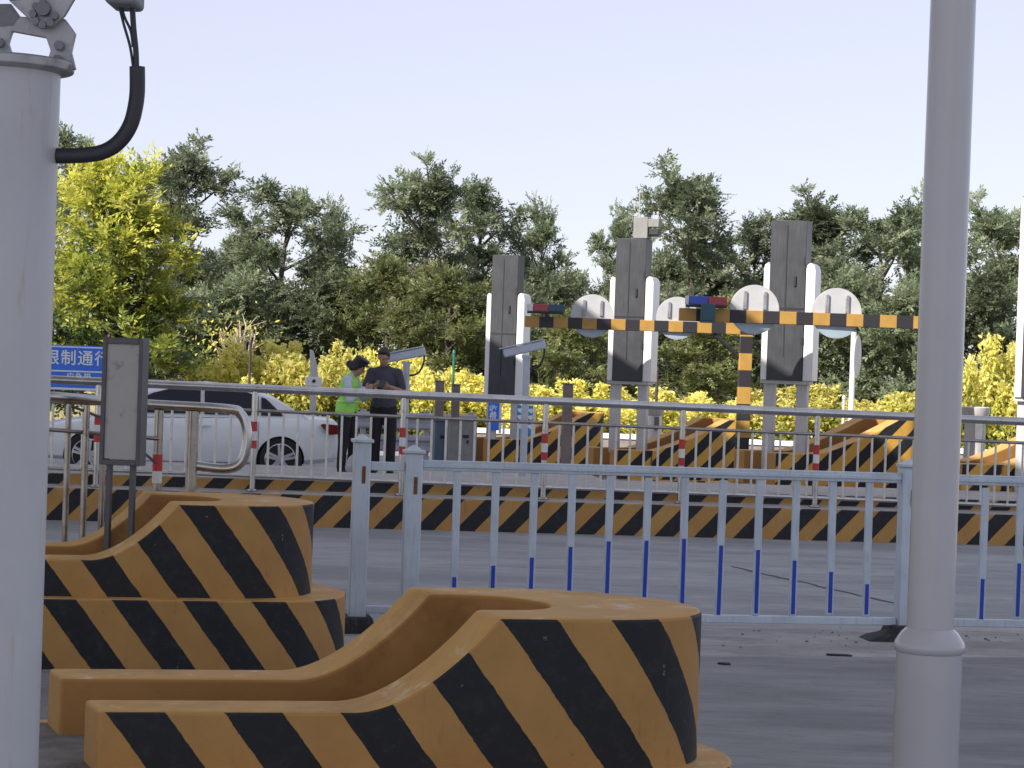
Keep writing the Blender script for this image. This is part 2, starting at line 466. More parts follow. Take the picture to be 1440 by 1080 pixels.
def barrier_mesh(L=2.35, u0=.90, u1=1.41, nose=.58, ui=1.77, hi=.56, low=.22, pw=1.75):
    us = [0, .3, .6, u0 - .08] + [u0 + (u1 - u0) * i / 14 for i in range(15)]
    ex = [u1 + (L - nose - u1) * k / 3 for k in (1, 2)]
    o = outline(L, HW, us + ex, nose, n=24)
    ic = outline(ui, .25, us, ui - u1 - .12 if ui - u1 < .3 else .24, n=28)
    def zp(u): return zprof(u, u0, u1, hi, low, pw)
    # resample the inner curve's nose so both loops have the same count
    assert len(o) == len(ic), (len(o), len(ic))
    b = MB(); n = len(o)
    arc = [0]
    for i in range(1, n): arc.append(arc[-1] + math.dist(o[i], o[i - 1]))
    ot = [(u, v, zp(u)) for u, v in o]; ob = [(u, v, 0) for u, v in o]
    it = [(u, v, zp(u)) for u, v in ic]; ib = [(u, v, 0) for u, v in ic]
    b.add([(u + SHEAR * (v + HW), v, z) for u, v, z in ot + ob + it + ib], [])

    def face(ids, mi, uv=None):
        b.f.append(ids); b.m.append(mi)
        if uv: b.uv[len(b.f) - 1] = uv
    for i in range(n - 1):
        j = i + 1
        face((n + i, n + j, j, i), 0, [(arc[i], 0), (arc[j], 0), (arc[j], ot[j][2]), (arc[i], ot[i][2])])
        face((i, j, 2 * n + j, 2 * n + i), 1)
        face((2 * n + i, 2 * n + j, 3 * n + j, 3 * n + i), 2)
    face((0, 2 * n, 3 * n, n), 3); face((n - 1, 2 * n - 1, 4 * n - 1, 3 * n - 1), 3)
    return b


def island(name, org, rz, z0, stripe, L=2.35, back=6.0, grow=.12, hw=HW, wide=1, ext=0):
    us = [-back] + [k for k in (-4, -2, 0, 1) if k > -back + .1] + [min(1.7, L - .6)]
    o = outline(L + grow + ext, hw + grow, us, .62, n=24)
    b = MB(); n = len(o)
    arc = [-back]
    for i in range(1, n): arc.append(arc[-1] + math.dist(o[i], o[i - 1]))
    b.add([(u + SHEAR * (v + HW), v, z) for z in (0, z0) for u, v in o], [])
    for i in range(n - 1):
        b.f.append((i, i + 1, n + i + 1, n + i)); b.m.append(0)
        b.uv[len(b.f) - 1] = [(arc[i], -z0), (arc[i + 1], -z0), (arc[i + 1], 0), (arc[i], 0)]
    b.f.append(tuple(range(n, 2 * n))); b.m.append(1)
    b.f.append((n - 1, 0, n, 2 * n - 1)); b.m.append(1)
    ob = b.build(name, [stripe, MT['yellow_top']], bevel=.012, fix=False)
    ob.location = (org[0], org[1], 0); ob.rotation_euler = (0, 0, rz); ob.scale = (1, wide, 1)
    tag(ob, kind='structure')
    p = MB(); p.add([(-back + .1, -.52, z0 + .004), (-.0, -.52, z0 + .004), (-.0, -.24, z0 + .004), (1.5, -.24, z0 + .004),
                     (1.5, .24, z0 + .004), (-.0, .24, z0 + .004), (-.0, .52, z0 + .004), (-back + .1, .52, z0 + .004)], [tuple(range(8))])
    q = p.build('island_paving', MT['rubble'], smooth=False, fix=False); q.location = ob.location; q.rotation_euler = (0, 0, rz)
    tag(q, kind='structure')
    return ob


BAR = {}


def barrier(org, rz, z0, label, stripe, key, scale=1.0):
    if key not in BAR:
        bm_ = barrier_mesh() if key == 'near' else barrier_mesh(2.32, .62, 1.88, .34, 2.06, .98, .46, 1.3)
        BAR[key] = bm_
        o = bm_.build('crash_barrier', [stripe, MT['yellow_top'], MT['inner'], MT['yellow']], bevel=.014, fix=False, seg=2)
        BAR[key] = o
    else:
        o = BAR[key].copy(); COL.objects.link(o)
    o.location = (org[0], org[1], z0); o.rotation_euler = (0, 0, rz)
    return tag(o, label, 'crash barrier', 'striped concrete crash barriers on the toll islands')


Z0 = .42
A = atz(152, 995, Z0 + .22); B = atz(981, 850, Z0 + .56); dv = (B - A); dv.z = 0
RZ1 = R(11)
ax = Vector((math.cos(RZ1), math.sin(RZ1), 0)); pv = Vector((-ax.y, ax.x, 0))
tip = B.copy(); tip.z = 0
org1 = tip - ax * (2.38 + SHEAR * HW)
barrier(org1, RZ1, Z0, 'black and ochre striped concrete barrier nearest the camera, cut by the bottom edge', MT['stripe_near'], 'near')
island('traffic_island', org1, RZ1, Z0, MT['stripe_near'])
T2 = atz(444, 704, Z0 + .56); T2.z = 0
org2 = T2 - ax * (2.38 + SHEAR * HW)
barrier(org2, RZ1, Z0, 'black and ochre striped concrete barrier carrying the steel pipe guard and grey sign box', MT['stripe_near'], 'near').scale = (1, 1.16, 1)
island('traffic_island', org2, RZ1, Z0, MT['stripe_near'], wide=1.14, ext=.09)
RZF = R(17)
axf = Vector((math.cos(RZF), math.sin(RZF), 0))
far = [(688, 853, 600, 38.5, .26, 'smallest striped barrier, beside the left information board'),
       (868, 1036, 591, 34.0, .53, 'striped barrier whose lit tip meets the black and yellow gantry post'),
       (1090, 1288, 589, 29.3, .74, 'large striped barrier with a sunlit tip, left of the thick white pole'),
       (1352, 1570, 600, 26.9, .50, 'striped barrier arm in ochre shade right of the thick white pole')]
for px0, px, py, Y, z0, lab in far:
    t = at(px, py, Y); z0 = max(.05, t.z - .98)
    o_ = Vector((gx(px0, Y - .4, z0 + .2), Y - .4, 0)) + Vector((-axf.y, axf.x, 0)) * .5
    barrier(o_, RZF, z0, lab, MT['stripe_far'], 'far')
    island('traffic_island', o_, RZF, z0, MT['stripe_far'], L=2.32, back=.35)

# ------------------------------------------------------------------ long kerbed island with the steel railing
KA = atz(300, 737.5, 0); KB = atz(1440, 768, 0)
kd = (KB - KA).normalized(); kn = Vector((-kd.y, kd.x, 0)); RZK = math.atan2(kd.y, kd.x)
KL0, KL1 = -6.0, (KB - KA).length + 5
prof = [(0, 0), (.015, .36), (.30, .372), (.315, .50), (2.2, .50), (2.2, 0)]
b_ = MB()
nseg = 40
for i in range(nseg + 1):
    u = KL0 + (KL1 - KL0) * i / nseg
    b_.v += [(u, v, z) for v, z in prof]
mi_ = [0, 1, 0, 1, 1]
for i in range(nseg):
    u0_ = KL0 + (KL1 - KL0) * i / nseg; u1_ = KL0 + (KL1 - KL0) * (i + 1) / nseg
    for k in range(5):
        a = i * 6 + k
        b_.f.append((a, a + 6, a + 7, a + 1)); b_.m.append(mi_[k])
        b_.uv[len(b_.f) - 1] = [(u0_, prof[k][1]), (u1_, prof[k][1]), (u1_, prof[k + 1][1]), (u0_, prof[k + 1][1])]
ko = b_.build('kerb_island', [MT['stripe_kerb'], MT['concrete']], bevel=.02, fix=True)
ko.location = (KA.x, KA.y, 0); ko.rotation_euler = (0, 0, RZK); tag(ko, kind='structure')

# railing: local x along the kerb, z up
RO = KA + kn * .16
rail = thing('steel_railing', (RO.x, RO.y, .372), 'long stainless steel railing of thin balusters on the striped kerb', 'railing', RZK)


def rail_u(px):
    # distance along the railing line where the column px meets it at z ~ 1
    lo, hi = -8.0, 20.0
    for _ in range(50):
        m_ = (lo + hi) / 2; q = RO + kd * m_
        if gx(px, q.y, 1.0) > q.x: lo = m_
        else: hi = m_
    return lo


TILT = -.010       # the rails fall slightly towards the right
pu = [rail_u(p) for p in (137, 357, 566, 766, 959, 1148)]
step = (pu[-1] - pu[0]) / 5
pu = [pu[0] - step] + pu + [pu[-1] + step * k for k in (1, 2)]
uL, uR = pu[0] - .9, pu[-1] + .9


def rz_(u, h): return h + TILT * (u - pu[2])


MB().tube([(uL, 0, rz_(uL, 1.135)), (uR, 0, rz_(uR, 1.135))], .047, 16).build('top_rail', MT['steel'], rail)
MB().tube([(uL, 0, rz_(uL, .89)), (uR, 0, rz_(uR, .89))], .02, 10).build('middle_rail', MT['steel_dull'], rail)
MB().tube([(uL, 0, rz_(uL, .165)), (uR, 0, rz_(uR, .165))], .022, 10).build('bottom_rail', MT['steel'], rail)
for u in pu:
    p = MB().tube([(u, 0, 0), (u, 0, rz_(u, 1.10))], .034, 14).lathe([(.065, 0), (.065, .012), (.05, .02)], (u, 0, 0), 16).build('post', MT['steel'], rail)
    for z0_, z1_, m_ in ((.66, .77, 'red'), (.56, .66, 'white_tape'), (.47, .56, 'red')):
        MB().lathe([(.0365, z0_ + .001), (.0365, z1_ - .001)], (u, 0, TILT * (u - pu[2])), 14).build('reflective_band', MT[m_], p)
    for k in range(1, 10):
        if u == pu[-1]: break
        w = u + step * k / 10
        if w > uR: break
        MB().tube([(w, 0, rz_(w, .165)), (w, 0, rz_(w, .885))], .0135, 8).build('baluster', MT['baluster'], rail)

# ------------------------------------------------------------------ white guard fence across the lane
FA = atz(583, 905, 0); FB = atz(1281, 916, 0)
FA = Vector((gx(575, 14.75, .2), 14.75, 0)); FB = Vector((gx(1271, 15.3, .2), 15.3, 0))
f2 = (FB - FA).normalized(); RZ2 = math.atan2(f2.y, f2.x); FL = (FB - FA).length
fence = thing('guard_fence', FA, 'white enamelled road fence with blue strips on its slats', 'fence', RZ2)


def fpost(u, h, cap=True):
    p = MB().box((u, 0, h / 2), (.118, .118, h)).build('post', MT['fence_white'], fence, bevel=.008)
    MB().box((u, 0, h + .012), (.15, .15, .022)).add([(u - .06, -.06, h + .023), (u + .06, -.06, h + .023), (u + .06, .06, h + .023), (u - .06, .06, h + .023), (u, 0, h + .062)],
        [(0, 1, 4), (1, 2, 4), (2, 3, 4), (3, 0, 4)]).build('post_cap', MT['fence_cap'], p, bevel=.004)
    MB().box((u + .012, -.0605, h - .22), (.026, .006, .12)).build('rusty_slot', MT['rust'], p, bevel=.003)
    MB().prism([(u - .30, 0), (u + .24, 0), (u + .12, .05), (u + .10, .115), (u - .10, .115), (u - .13, .055), (u - .24, .03)], -.13, .13).build('base_block', MT['rubber'], p, bevel=.01)


uA = -.36
fpost(uA, 1.31); fpost(0, 1.245); fpost(FL, 1.245); fpost(2 * FL, 1.245)
MB().box((uA / 2, 0, 1.15), (abs(uA) - .12, .045, .06)).build('top_rail', MT['fence_white'], fence, bevel=.006)
MB().box((uA / 2, 0, .16), (abs(uA) - .12, .045, .05)).build('bottom_rail', MT['fence_white'], fence, bevel=.006)
for s0 in (0, FL):
    MB().box((s0 + FL / 2, 0, 1.165), (FL - .12, .05, .072)).box((s0 + FL / 2, -.03, 1.165), (FL - .12, .012, .03)).build('top_rail', MT['fence_white'], fence, bevel=.006)
    MB().box((s0 + FL / 2, 0, .135), (FL - .12, .05, .055)).build('bottom_rail', MT['fence_white'], fence, bevel=.006)
    for k in range(12):
        u = s0 + FL * (k + 1.14) / 13.2
        top = .32 + .37 * math.sin(PI * (k + .7) / 12.4) ** 1.0 + random.uniform(-.01, .01)
        sl_ = MB().box((u, 0, .645), (.052, .03, .97)).build('slat', MT['fence_white'], fence, bevel=.004)
        sl_.rotation_euler = (random.uniform(-.004, .004), random.uniform(-.006, .006), 0); sl_.location = (.645 * -sl_.rotation_euler.y, 0, 0)
        MB().box((u, -.017, (.175 + top) / 2), (.027, .005, top - .175)).build('reflective_strip', MT['blue_strip'], sl_)

# ------------------------------------------------------------------ thick white pole at the right
Yp = 6.5
pb = Vector((gx(1304, Yp, .9), Yp, 0))
pole = thing('white_pole', pb, 'thick white steel pole at the right with a flared collar', 'pole')
sc = Yp / FPX
zc = at(1308, 882, Yp).z; zs = at(1308, 912, Yp).z
r_lo, r_hi = 46 * sc, 33 * sc
MB().lathe([(r_lo * 2.2, 0), (r_lo * 2.2, .02), (r_lo, .03), (r_lo, zs - .004)], n=48).build('sleeve', MT['white_pole'], pole, ang=50)
MB().lathe([(r_lo * .98, zs - .012), (r_lo * 1.06, zs - .006), (r_lo * 1.085, zs + .008), (r_lo * 1.05, zs + .022), (r_lo * .86, zs + .05), (r_hi * 1.03, zc - .004), (r_hi * .96, zc)], n=48).build('collar', MT['white_pole'], pole, ang=60)
MB().lathe([(r_hi, zc - .03), (r_hi * .9, 5.5)], n=48).build('shaft', MT['white_pole'], pole, ang=50)

# ------------------------------------------------------------------ weathered pole at the left with bracket, conduit and lamp
Yl = 3.33
sl2 = Yl / FPX
zt = at(60, 99, Yl).z
rp = .083
xl = gx(84, Yl, zt) - rp
lp = thing('equipment_pole', (xl, Yl, 0), 'weathered white equipment pole at the left edge with a bolted bracket', 'pole')
MB().lathe([(.16, 0), (.16, .02), (rp, .03), (rp, 1.3), (rp, zt)], n=64).build('shaft', MT['white_pole_old'], lp, ang=50)


def P2(px, py, Y=Yl):
    q = at(px, py, Y); return (q.x - xl, q.z)


fl = MB().lathe([(rp * 1.0, zt - .006), (rp + .02, zt - .002), (rp + .022, zt + .011), (rp + .016, zt + .014)], n=48).build('flange', MT['galv'], lp, bevel=.002)
pl = MB()
pl.prism([P2(*p) for p in ((64, 96), (72, 72), (66, 54), (18, 45), (13, 62), (22, 90), (-14, 88), (-14, 40), (20, 36), (29, 24), (92, 27), (107, 48), (105, 56), (101, 74), (107, 98))], -.006, .006)
pl.build('bracket_plate', MT['galv'], lp, bevel=.0015)
tp = MB().prism([P2(*p) for p in ((17, 4), (112, -4), (95, 25), (76, 42), (58, 42))], -.022, -.012).prism([P2(*p) for p in ((17, 4), (8, -160), (122, -160), (112, -4))], -.022, -.012).build('gusset', MT['galv'], lp, bevel=.0015)
for a in range(7):
    th = PI * (.05 + a * .24)
    q = P2(67 + 15 * math.cos(th), 24 + 15 * math.sin(th))
    MB().lathe([(.0065, -.005), (.0065, .004), (.004, .007)], (q[0], -.027, q[1]), 6, axis='Y').build('bolt', MT['grey_plastic'], tp)
q = P2(67, 17); MB().lathe([(.011, -.008), (.011, .003)], (q[0], -.028, q[1]), 16, axis='Y').build('bolt', MT['grey_plastic'], tp)
for p in ((86, 66), (84, 86), (2, 62), (98, 104 - 6)):
    q = P2(*p); MB().lathe([(.008, -.008), (.008, .002)], (q[0], -.012, q[1]), 6, axis='Y').build('bolt', MT['grey_plastic'], lp)
MB().prism([P2(*p) for p in ((-14, 6), (16, 6), (29, 24), (20, 42), (-14, 42))], -.004, .004).build('rear_plate', MT['grey_plastic'], lp)

cp = [(70, 219), (95, 219), (118, 218), (140, 215), (158, 207), (173, 193), (184, 174), (190, 152), (193, 128), (193, 94)]


def P3(px, py, dy=0.0):
    q = at(px, py, Yl + dy); return (q.x - xl, q.y - Yl, q.z)


def spline(ps, n=6):
    out = []
    ps = [Vector(p) for p in ps]
    for i in range(len(ps) - 1):
        a = ps[max(i - 1, 0)]; b = ps[i]; c = ps[i + 1]; d = ps[min(i + 2, len(ps) - 1)]
        for k in range(n):
            t = k / n
            out.append(.5 * ((2 * b) + (c - a) * t + (2 * a - 5 * b + 4 * c - d) * t * t + (3 * b - a - 3 * c + d) * t ** 3))
    return out + [ps[-1]]


cd_ = thing('cable_conduit', (xl, Yl, 0), 'black flexible conduit curving from the left pole up to the lamp', 'conduit')
MB().tube(spline([P3(*p) for p in cp], 10), .0122, 20).build('corrugated_sleeve', MT['black_plastic'], cd_)
MB().tube(spline([P3(*p) for p in ((192, 100), (191, 70), (188, 40), (186, 8))]), .0045, 10).build('cable', MT['black_plastic'], cd_)
MB().tube(spline([P3(*p) for p in ((188, 100), (183, 66), (174, 34), (167, 6))]), .0022, 8).build('cable', MT['black_plastic'], cd_)
MB().tube(spline([P3(*p) for p in ((187, 66), (184, 44), (176, 26), (170, 8))]), .0022, 8).build('cable', MT['black_plastic'], cd_)
hb = P3(175, 11); hz = hb[2]
lampo = thing('camera_head', (xl + hb[0], Yl, hz), 'underside of a dark grey device hanging above the conduit', 'camera')
MB().box((0, 0, .12), (.048, .09, .24)).build('housing', MT['grey_plastic'], lampo, bevel=.008, seg=3)
MB().tube([(-.02, 0, .17), (-.115, 0, .17)], .012, 12).build('arm', MT['galv'], lampo)

# ------------------------------------------------------------------ grey sign box and pipe guard on the second island
Ys = 13.45
s0 = at(175, 560, Ys)
sg = thing('sign_box', (s0.x, s0.y, Z0 + .004), 'grey sign box seen from behind, standing on two legs', 'sign', R(-14))
zb = at(175, 655, Ys).z - Z0; zt_ = at(175, 476, Ys).z - Z0
wd, dp = .275, .10
fr = MB()
zm = (zb + zt_) / 2; hh = zt_ - zb
fr.box((-wd / 2 + .014, 0, zm), (.028, dp, hh)).box((wd / 2 - .014, 0, zm), (.028, dp, hh)).box((0, 0, zt_ - .02), (wd - .056, dp, .04)).box((0, 0, zb + .016), (wd - .056, dp, .032))
fr.build('frame', MT['sign_frame'], sg, bevel=.003)
MB().box((0, -.012, zm + .004), (wd - .056, .05, hh - .072)).build('back_panel', MT['sign_panel'], sg)
for xx in (-.085, .075):
    MB().box((xx, 0, zb / 2), (.034, .034, zb)).build('leg', MT['sign_frame'], sg, bevel=.003)

gd = thing('pipe_guard', (org2.x, org2.y, Z0), 'bent stainless steel pipe guard with red tape behind the grey sign box', 'guard rail', RZ1)


def G(px, py, Y):
    q = at(px, py, Y) - Vector((org2.x, org2.y, Z0)); return Matrix.Rotation(-RZ1, 3, 'Z') @ q


Yg = 14.05
loop = [G(20, 556, Yg - .3), G(75, 558, Yg - .25), G(200, 568, Yg), G(318, 575, Yg + .1), G(338, 582, Yg + .12), G(347, 602, Yg + .12), G(346, 630, Yg + .12), G(338, 651, Yg + .12), G(318, 659, Yg + .12), G(276, 655, Yg + .1)]
MB().tube(spline(loop, 8), .033, 18).build('top_pipe', MT['steel'], gd)
zt2 = .56


def gpost(px, Y, z0, py1, r, tape=False):
    top = G(px, py1, Y); p = MB().tube([(top.x, top.y, z0), (top.x, top.y, top.z)], r, 16).build('upright', MT['steel_dull'], gd)
    if tape:
        MB().lathe([(r + .003, .72 - .42 + zt2 * 0 + .38), (r + .003, .72 - .42 + .49)], (top.x, top.y, 0), 16).build('red_tape', MT['red'], p)
        MB().lathe([(r + .002, .60), (r + .002, .679)], (top.x, top.y, 0), 16).build('white_tape', MT['white_tape'], p)
    return p


gpost(224, Yg + .02, zt2 - .01, 577, .03, True)
gpost(272, Yg + .08, zt2 - .01, 578, .038)
gpost(122, Yg - .15, 0, 570, .022); gpost(97, Yg - .1, 0, 570, .02); gpost(147, 14.0, 0, 575, .02)
MB().tube([G(30, 601, Yg - .3), G(144, 610, Yg - .1), G(224, 617, Yg)], .014, 10).build('lower_bar', MT['steel_dull'], gd)
MB().tube([G(100, 571, Yg - .2), G(145, 588, Yg - .1), G(224, 655, Yg)], .009, 8).build('brace', MT['sign_frame'], gd)


# ------------------------------------------------------------------ lane information boards
def board(px, Y, ptop, pbot, label, yaw=R(20), first=None):
    t = at(px, ptop, Y); bt = at(px, pbot, Y)
    return t, bt


def make_board(zt, zb, label, loc):
    root = thing('information_board', loc, label, 'board', R(-20), 'tall lane boards on legs between the toll lanes')
    w, d = .50, .34
    H = zt - zb
    m = MB().box((0, 0, zb + H / 2), (w, d, H)); m.build('display_box', MT['board_dark'], root, bevel=.006)
    MB().box((-.02, -d / 2 - .002, zb + H * .56), (.016, .008, H * .82)).box((0, -d / 2 - .002, zb + H * .45), (w * .96, .01, .022)).build('door_seam', MT['board_line'], root)
    for s, x0 in ((-1, -w / 2 - .045), (1, w / 2 + .07)):
        hh = H * .735
        y0, y1 = -d / 2 + .02, d / 2 + .05
        ww = .085 if s < 0 else .135
        pr = [(x0 - ww / 2, zb), (x0 + ww / 2, zb), (x0 + ww / 2, zb + hh - (.10 if s > 0 else 0)), (x0 + ww / 2 - .02 * s, zb + hh - .03), (x0 + ww / 2 - .06, zb + hh), (x0 - ww / 2 + .05, zb + hh), (x0 - ww / 2 + .012, zb + hh - .03), (x0 - ww / 2, zb + hh - .09)]
        MB().prism(pr, y0, y1).build('side_wing', MT['white_gloss'], root, bevel=.008)
    MB().box((w * .22, -d / 2 - .012, zb + H * .62), (.03, .022, .14)).box((w * .47, -d / 2 - .004, zb + H * .75), (.03, .012, .10)).box((w * .47, -d / 2 - .004, zb + H * .25), (.03, .012, .10)).build('latch', MT['board_line'], root, bevel=.003)
    MB().box((0, 0, zb - .028), (w + .2, d * .7, .05)).build('bottom_plate', MT['leg_grey'], root, bevel=.004)
    for x in (-.23, .23):
        MB().box((x, .02, (zb - .054) / 2), (.15, .15, zb - .054)).build('leg', MT['leg_grey'], root, bevel=.006)
    return root


bd = [(712, 38.8, 359, 560, 'left lane board of dark grey boxes with white wings, behind a pale camera'),
      (889, 34.3, 336, 536, 'middle lane board with a grey control box and antenna on top'),
      (1110, 29.6, 311, 535, 'tallest looking lane board, right of the gantry post'),
      (1474, 26.6, 176, 560, 'lane board cut by the right edge, only its white wing showing')]
BO = []
for px, Y, pt, pb_, lab in bd:
    z1 = at(px, pt, Y).z; z0 = at(px, pb_, Y).z
    gz = {712: .26, 889: .5, 1110: .5, 1474: .42}[px]
    BO.append(make_board(z1 - gz, z0 - gz, lab, (gx(px, Y, (z0 + z1) / 2), Y, gz)))
# control box on the middle board
q = at(905, 336, 34.3)
cb = thing('control_box', (q.x, q.y + .0, q.z + .002), 'grey control box with antenna on top of the middle lane board', 'control box', R(-20))
MB().box((-.02, 0, .17), (.24, .26, .34)).build('cabinet', MT['cabinet'], cb, bevel=.008)
MB().box((.19, -.02, .25), (.18, .2, .13)).box((.19, .02, .05), (.17, .16, .02)).build('bracket', MT['cabinet'], cb, bevel=.006)
MB().box((.19, -.02, .11), (.16, .16, .10)).build('lens_block', MT['car_dark'], cb, bevel=.006)
MB().tube([(-.09, 0, .34), (-.09, 0, .78)], .006, 6).build('antenna', MT['leg_grey'], cb)
for xx in (.16, .23): MB().tube([(xx, 0, .3), (xx, 0, .44)], .008, 6).build('spike', MT['leg_grey'], cb)


# ------------------------------------------------------------------ height-limit gantries with round signs and light bars
def gantry(px0, px1, py0, Y, ppx, label, bracex, pz0, right=False):
    a = at(px0, py0, Y); x1 = gx(px1, Y, a.z)
    Lg = x1 - a.x
    root = thing('height_gantry', (gx(ppx, Y, 1.5), Y, pz0), label, 'gantry', 0, 'yellow and black height gantries')
    ox = a.x - root.location.x
    zz = a.z - pz0
    bo = MB().box((Lg / 2, 0, 0), (Lg, .12, .17)).build('beam', MT['gantry'], root, bevel=.006, loc=(ox, 0, zz))
    MB().box((0, .0, (zz - .09) / 2), (.20, .16, zz - .09)).build('post', MT['gantry_v'], root, bevel=.008)
    if bracex: MB().tube([(-.02, 0, zz - .5), (bracex, 0, zz - .09)], .03, 8).build('brace', MT['beam_brace'], root)
    return root, ox, zz, Lg


def round_sign(px, py, Y, d, label):
    c = at(px, py, Y)
    root = thing('round_sign', (c.x, Y + .10, c.z), label, 'sign', R(2), 'round signs seen from behind on the gantry beams')
    r = d / 2

    def part(lo, hi, name, m, y0):
        a0, a1 = lo, hi
        pts = [(r * math.cos(a0 + (a1 - a0) * i / 28), r * math.sin(a0 + (a1 - a0) * i / 28)) for i in range(29)]
        MB().prism(pts, y0, y0 + .012).build(name, m, root, bevel=.003)
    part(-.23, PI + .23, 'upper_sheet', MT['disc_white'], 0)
    part(PI + .23 + .004, 2 * PI - .23 - .004, 'lower_half_tinted', MT['disc_blue_cast'], 0)  # lower half of the same disc, its bluish shading painted in
    MB().lathe([(r + .006, .001), (r + .006, .011), (r - .015, .018), (r - .015, .014), (r + .006, .001)], n=48, axis='Y', caps=False).build('rim', MT['leg_grey'], root)
    for x in (-.4 * r, .42 * r):
        MB().box((x, -.016, .12), (.045, .03, .24)).build('clamp', MT['galv'], root, bevel=.004)
    return root


def light_bar(px, py, Y, w, cols, label):
    c = at(px, py, Y)
    root = thing('light_bar', (c.x, Y, c.z), label, 'warning light', 0)
    n = len(cols); x = -w / 2
    tot = sum(k for _, k in cols)
    for m, k in cols:
        ww = w * k / tot
        MB().box((x + ww / 2, 0, 0), (ww - .004, .10, .115)).build('lens', MT[m], root, bevel=.012)
        x += ww
    MB().box((0, 0, -.075), (w * .96, .07, .03)).build('base', MT['car_dark'], root)
    MB().box((.02, 0, -.135), (.06, .05, .09)).build('bracket', MT['car_dark'], root)
    return root


gantry(738, 1062, 452, 33.0, 1046, 'rear height gantry on a striped post left of the tallest board', -.50, .4)
gantry(955, 1322, 442, 28.4, 1318, 'front height gantry beam running behind the thick white pole', 0, .4)
light_bar(767, 433, 32.9, .58, (('lamp_clear', .8), ('lamp_red', 1.9), ('lamp_teal', 2)), 'unlit red and dark teal light bar on the rear gantry')
light_bar(993, 423, 28.3, .56, (('lamp_clear', .4), ('lamp_blue', 2), ('lamp_red', 2)), 'blue and red light bar on the front gantry')
c = at(994, 441, 28.3)
o = MB().box((0, 0, 0), (.19, .10, .25)).box((0, -.055, -.01), (.14, .012, .17)).build('junction_box', MT['lamp_teal'], bevel=.02, loc=(c.x, c.y - .12, c.z)); tag(o, 'dark teal box clamped to the front gantry under the light bar', 'junction box')
for px, py, Y, d, lab in ((833, 444, 32.9, .66, 'round sign back on the rear gantry, left of the middle board'),
                          (953, 447, 32.9, .65, 'round sign back on the rear gantry, under the blue and red light bar'),
                          (1062, 435, 28.3, .65, 'round sign back above the gantry post'),
                          (1178, 440, 28.3, .66, 'round sign back right of the tallest board')):
    round_sign(px, py, Y, d, lab)
# round sign seen almost edge on
q = at(1202, 500, 38.0)
es = thing('roadside_sign', (q.x, 38.0, 0), 'round sign on a white post seen almost edge on', 'sign', R(71))
MB().tube([(0, .03, 0), (0, .03, q.z + .42)], .05, 14).build('post', MT['white_gloss'], es)
MB().lathe([(.36, -.008), (.365, 0), (.36, .008)], (0, -.05, q.z), 40, axis='Y').build('plate', MT['leg_grey'], es)


# ------------------------------------------------------------------ plate cameras on poles
def plate_camera(px0, py0, px1, py1, Y, ppx, gz, label):
    a = at(px0, py0, Y); b = at(px1, py1, Y)
    x = gx(ppx, Y, a.z)
    root = thing('plate_camera', (x, Y, gz), label, 'camera', 0, 'pale box cameras on poles')
    d = (b - a); Ln = d.length; mid = (a + b) / 2 - root.location
    rot = Matrix.Rotation(-math.atan2(d.z, d.x), 3, 'Y')
    h = MB().box(mid, (Ln, .14, .12), rot=rot).build('housing', MT['cctv'], root, bevel=.02, seg=3)
    up = rot @ Vector((0, 0, 1)); axd = rot @ Vector((1, 0, 0))
    MB().box(mid + up * .072 - axd * .03, (Ln * 1.06, .17, .018), rot=rot).build('sun_shield', MT['cctv'], root, bevel=.006)
    zp = mid.z - .085
    MB().tube([(0, 0, 0), (0, 0, zp - .03)], .05, 14).box((0, 0, zp - .02), (.14, .1, .04)).build('pole', MT['cctv'], root)
    e = mid + axd * (Ln * .46) - up * .03
    MB().tube(spline([e, e + Vector((.0, 0, -.12)), e + Vector((-.06, 0, -.26)), e + Vector((-.16, 0, -.31)), Vector((.05, 0, e.z - .30))], 6), .014, 8).build('cable', MT['black_plastic'], root)
    return root


plate_camera(541, 505, 598, 494, 29.9, 572, .0, 'pale box camera on a pole beside the man in the dark t-shirt')
plate_camera(708, 497, 767, 484, 29.2, 741, .3, 'pale box camera on a pole in front of the left lane board')

# ------------------------------------------------------------------ posts, cabinets, small signs behind the railing


def post_box(px, Y, py0, w, gz, m, name, label, cat, d=None, group=None, base=None):
    zt = at(px, py0, Y).z
    root = thing(name, (gx(px, Y, 1.0), Y, gz), label, cat, R(8), group)
    h = zt - gz
    MB().box((0, 0, h / 2), (w, d or w, h)).build('shaft', MT[m], root, bevel=.008)
    MB().box((0, 0, h + .012), (w * 1.15, (d or w) * 1.15, .022)).build('cap', MT[m], root, bevel=.004)
    if base: MB().box((0, 0, .3), (w * 1.7, w * 1.5, .6)).build('base', MT[base], root, bevel=.006)
    return root


post_box(617, 33.5, 537, .13, 0, 'post_brown', 'steel_post', 'brown grey square post rising from a blue grey cabinet', 'post', group='square posts behind the railing')
post_box(640, 33.8, 542, .12, 0, 'post_brown', 'steel_post', 'brown square post behind the plain grey cabinet', 'post', group='square posts behind the railing')
post_box(797, 31.5, 541, .135, 0, 'post_brown', 'steel_post', 'brown square post alone in front of the smallest striped barrier', 'post', group='square posts behind the railing')
post_box(496, 35.0, 530, .12, 0, 'post_brown', 'steel_post', 'brown square post mostly hidden by the person in the vest', 'post', group='square posts behind the railing')


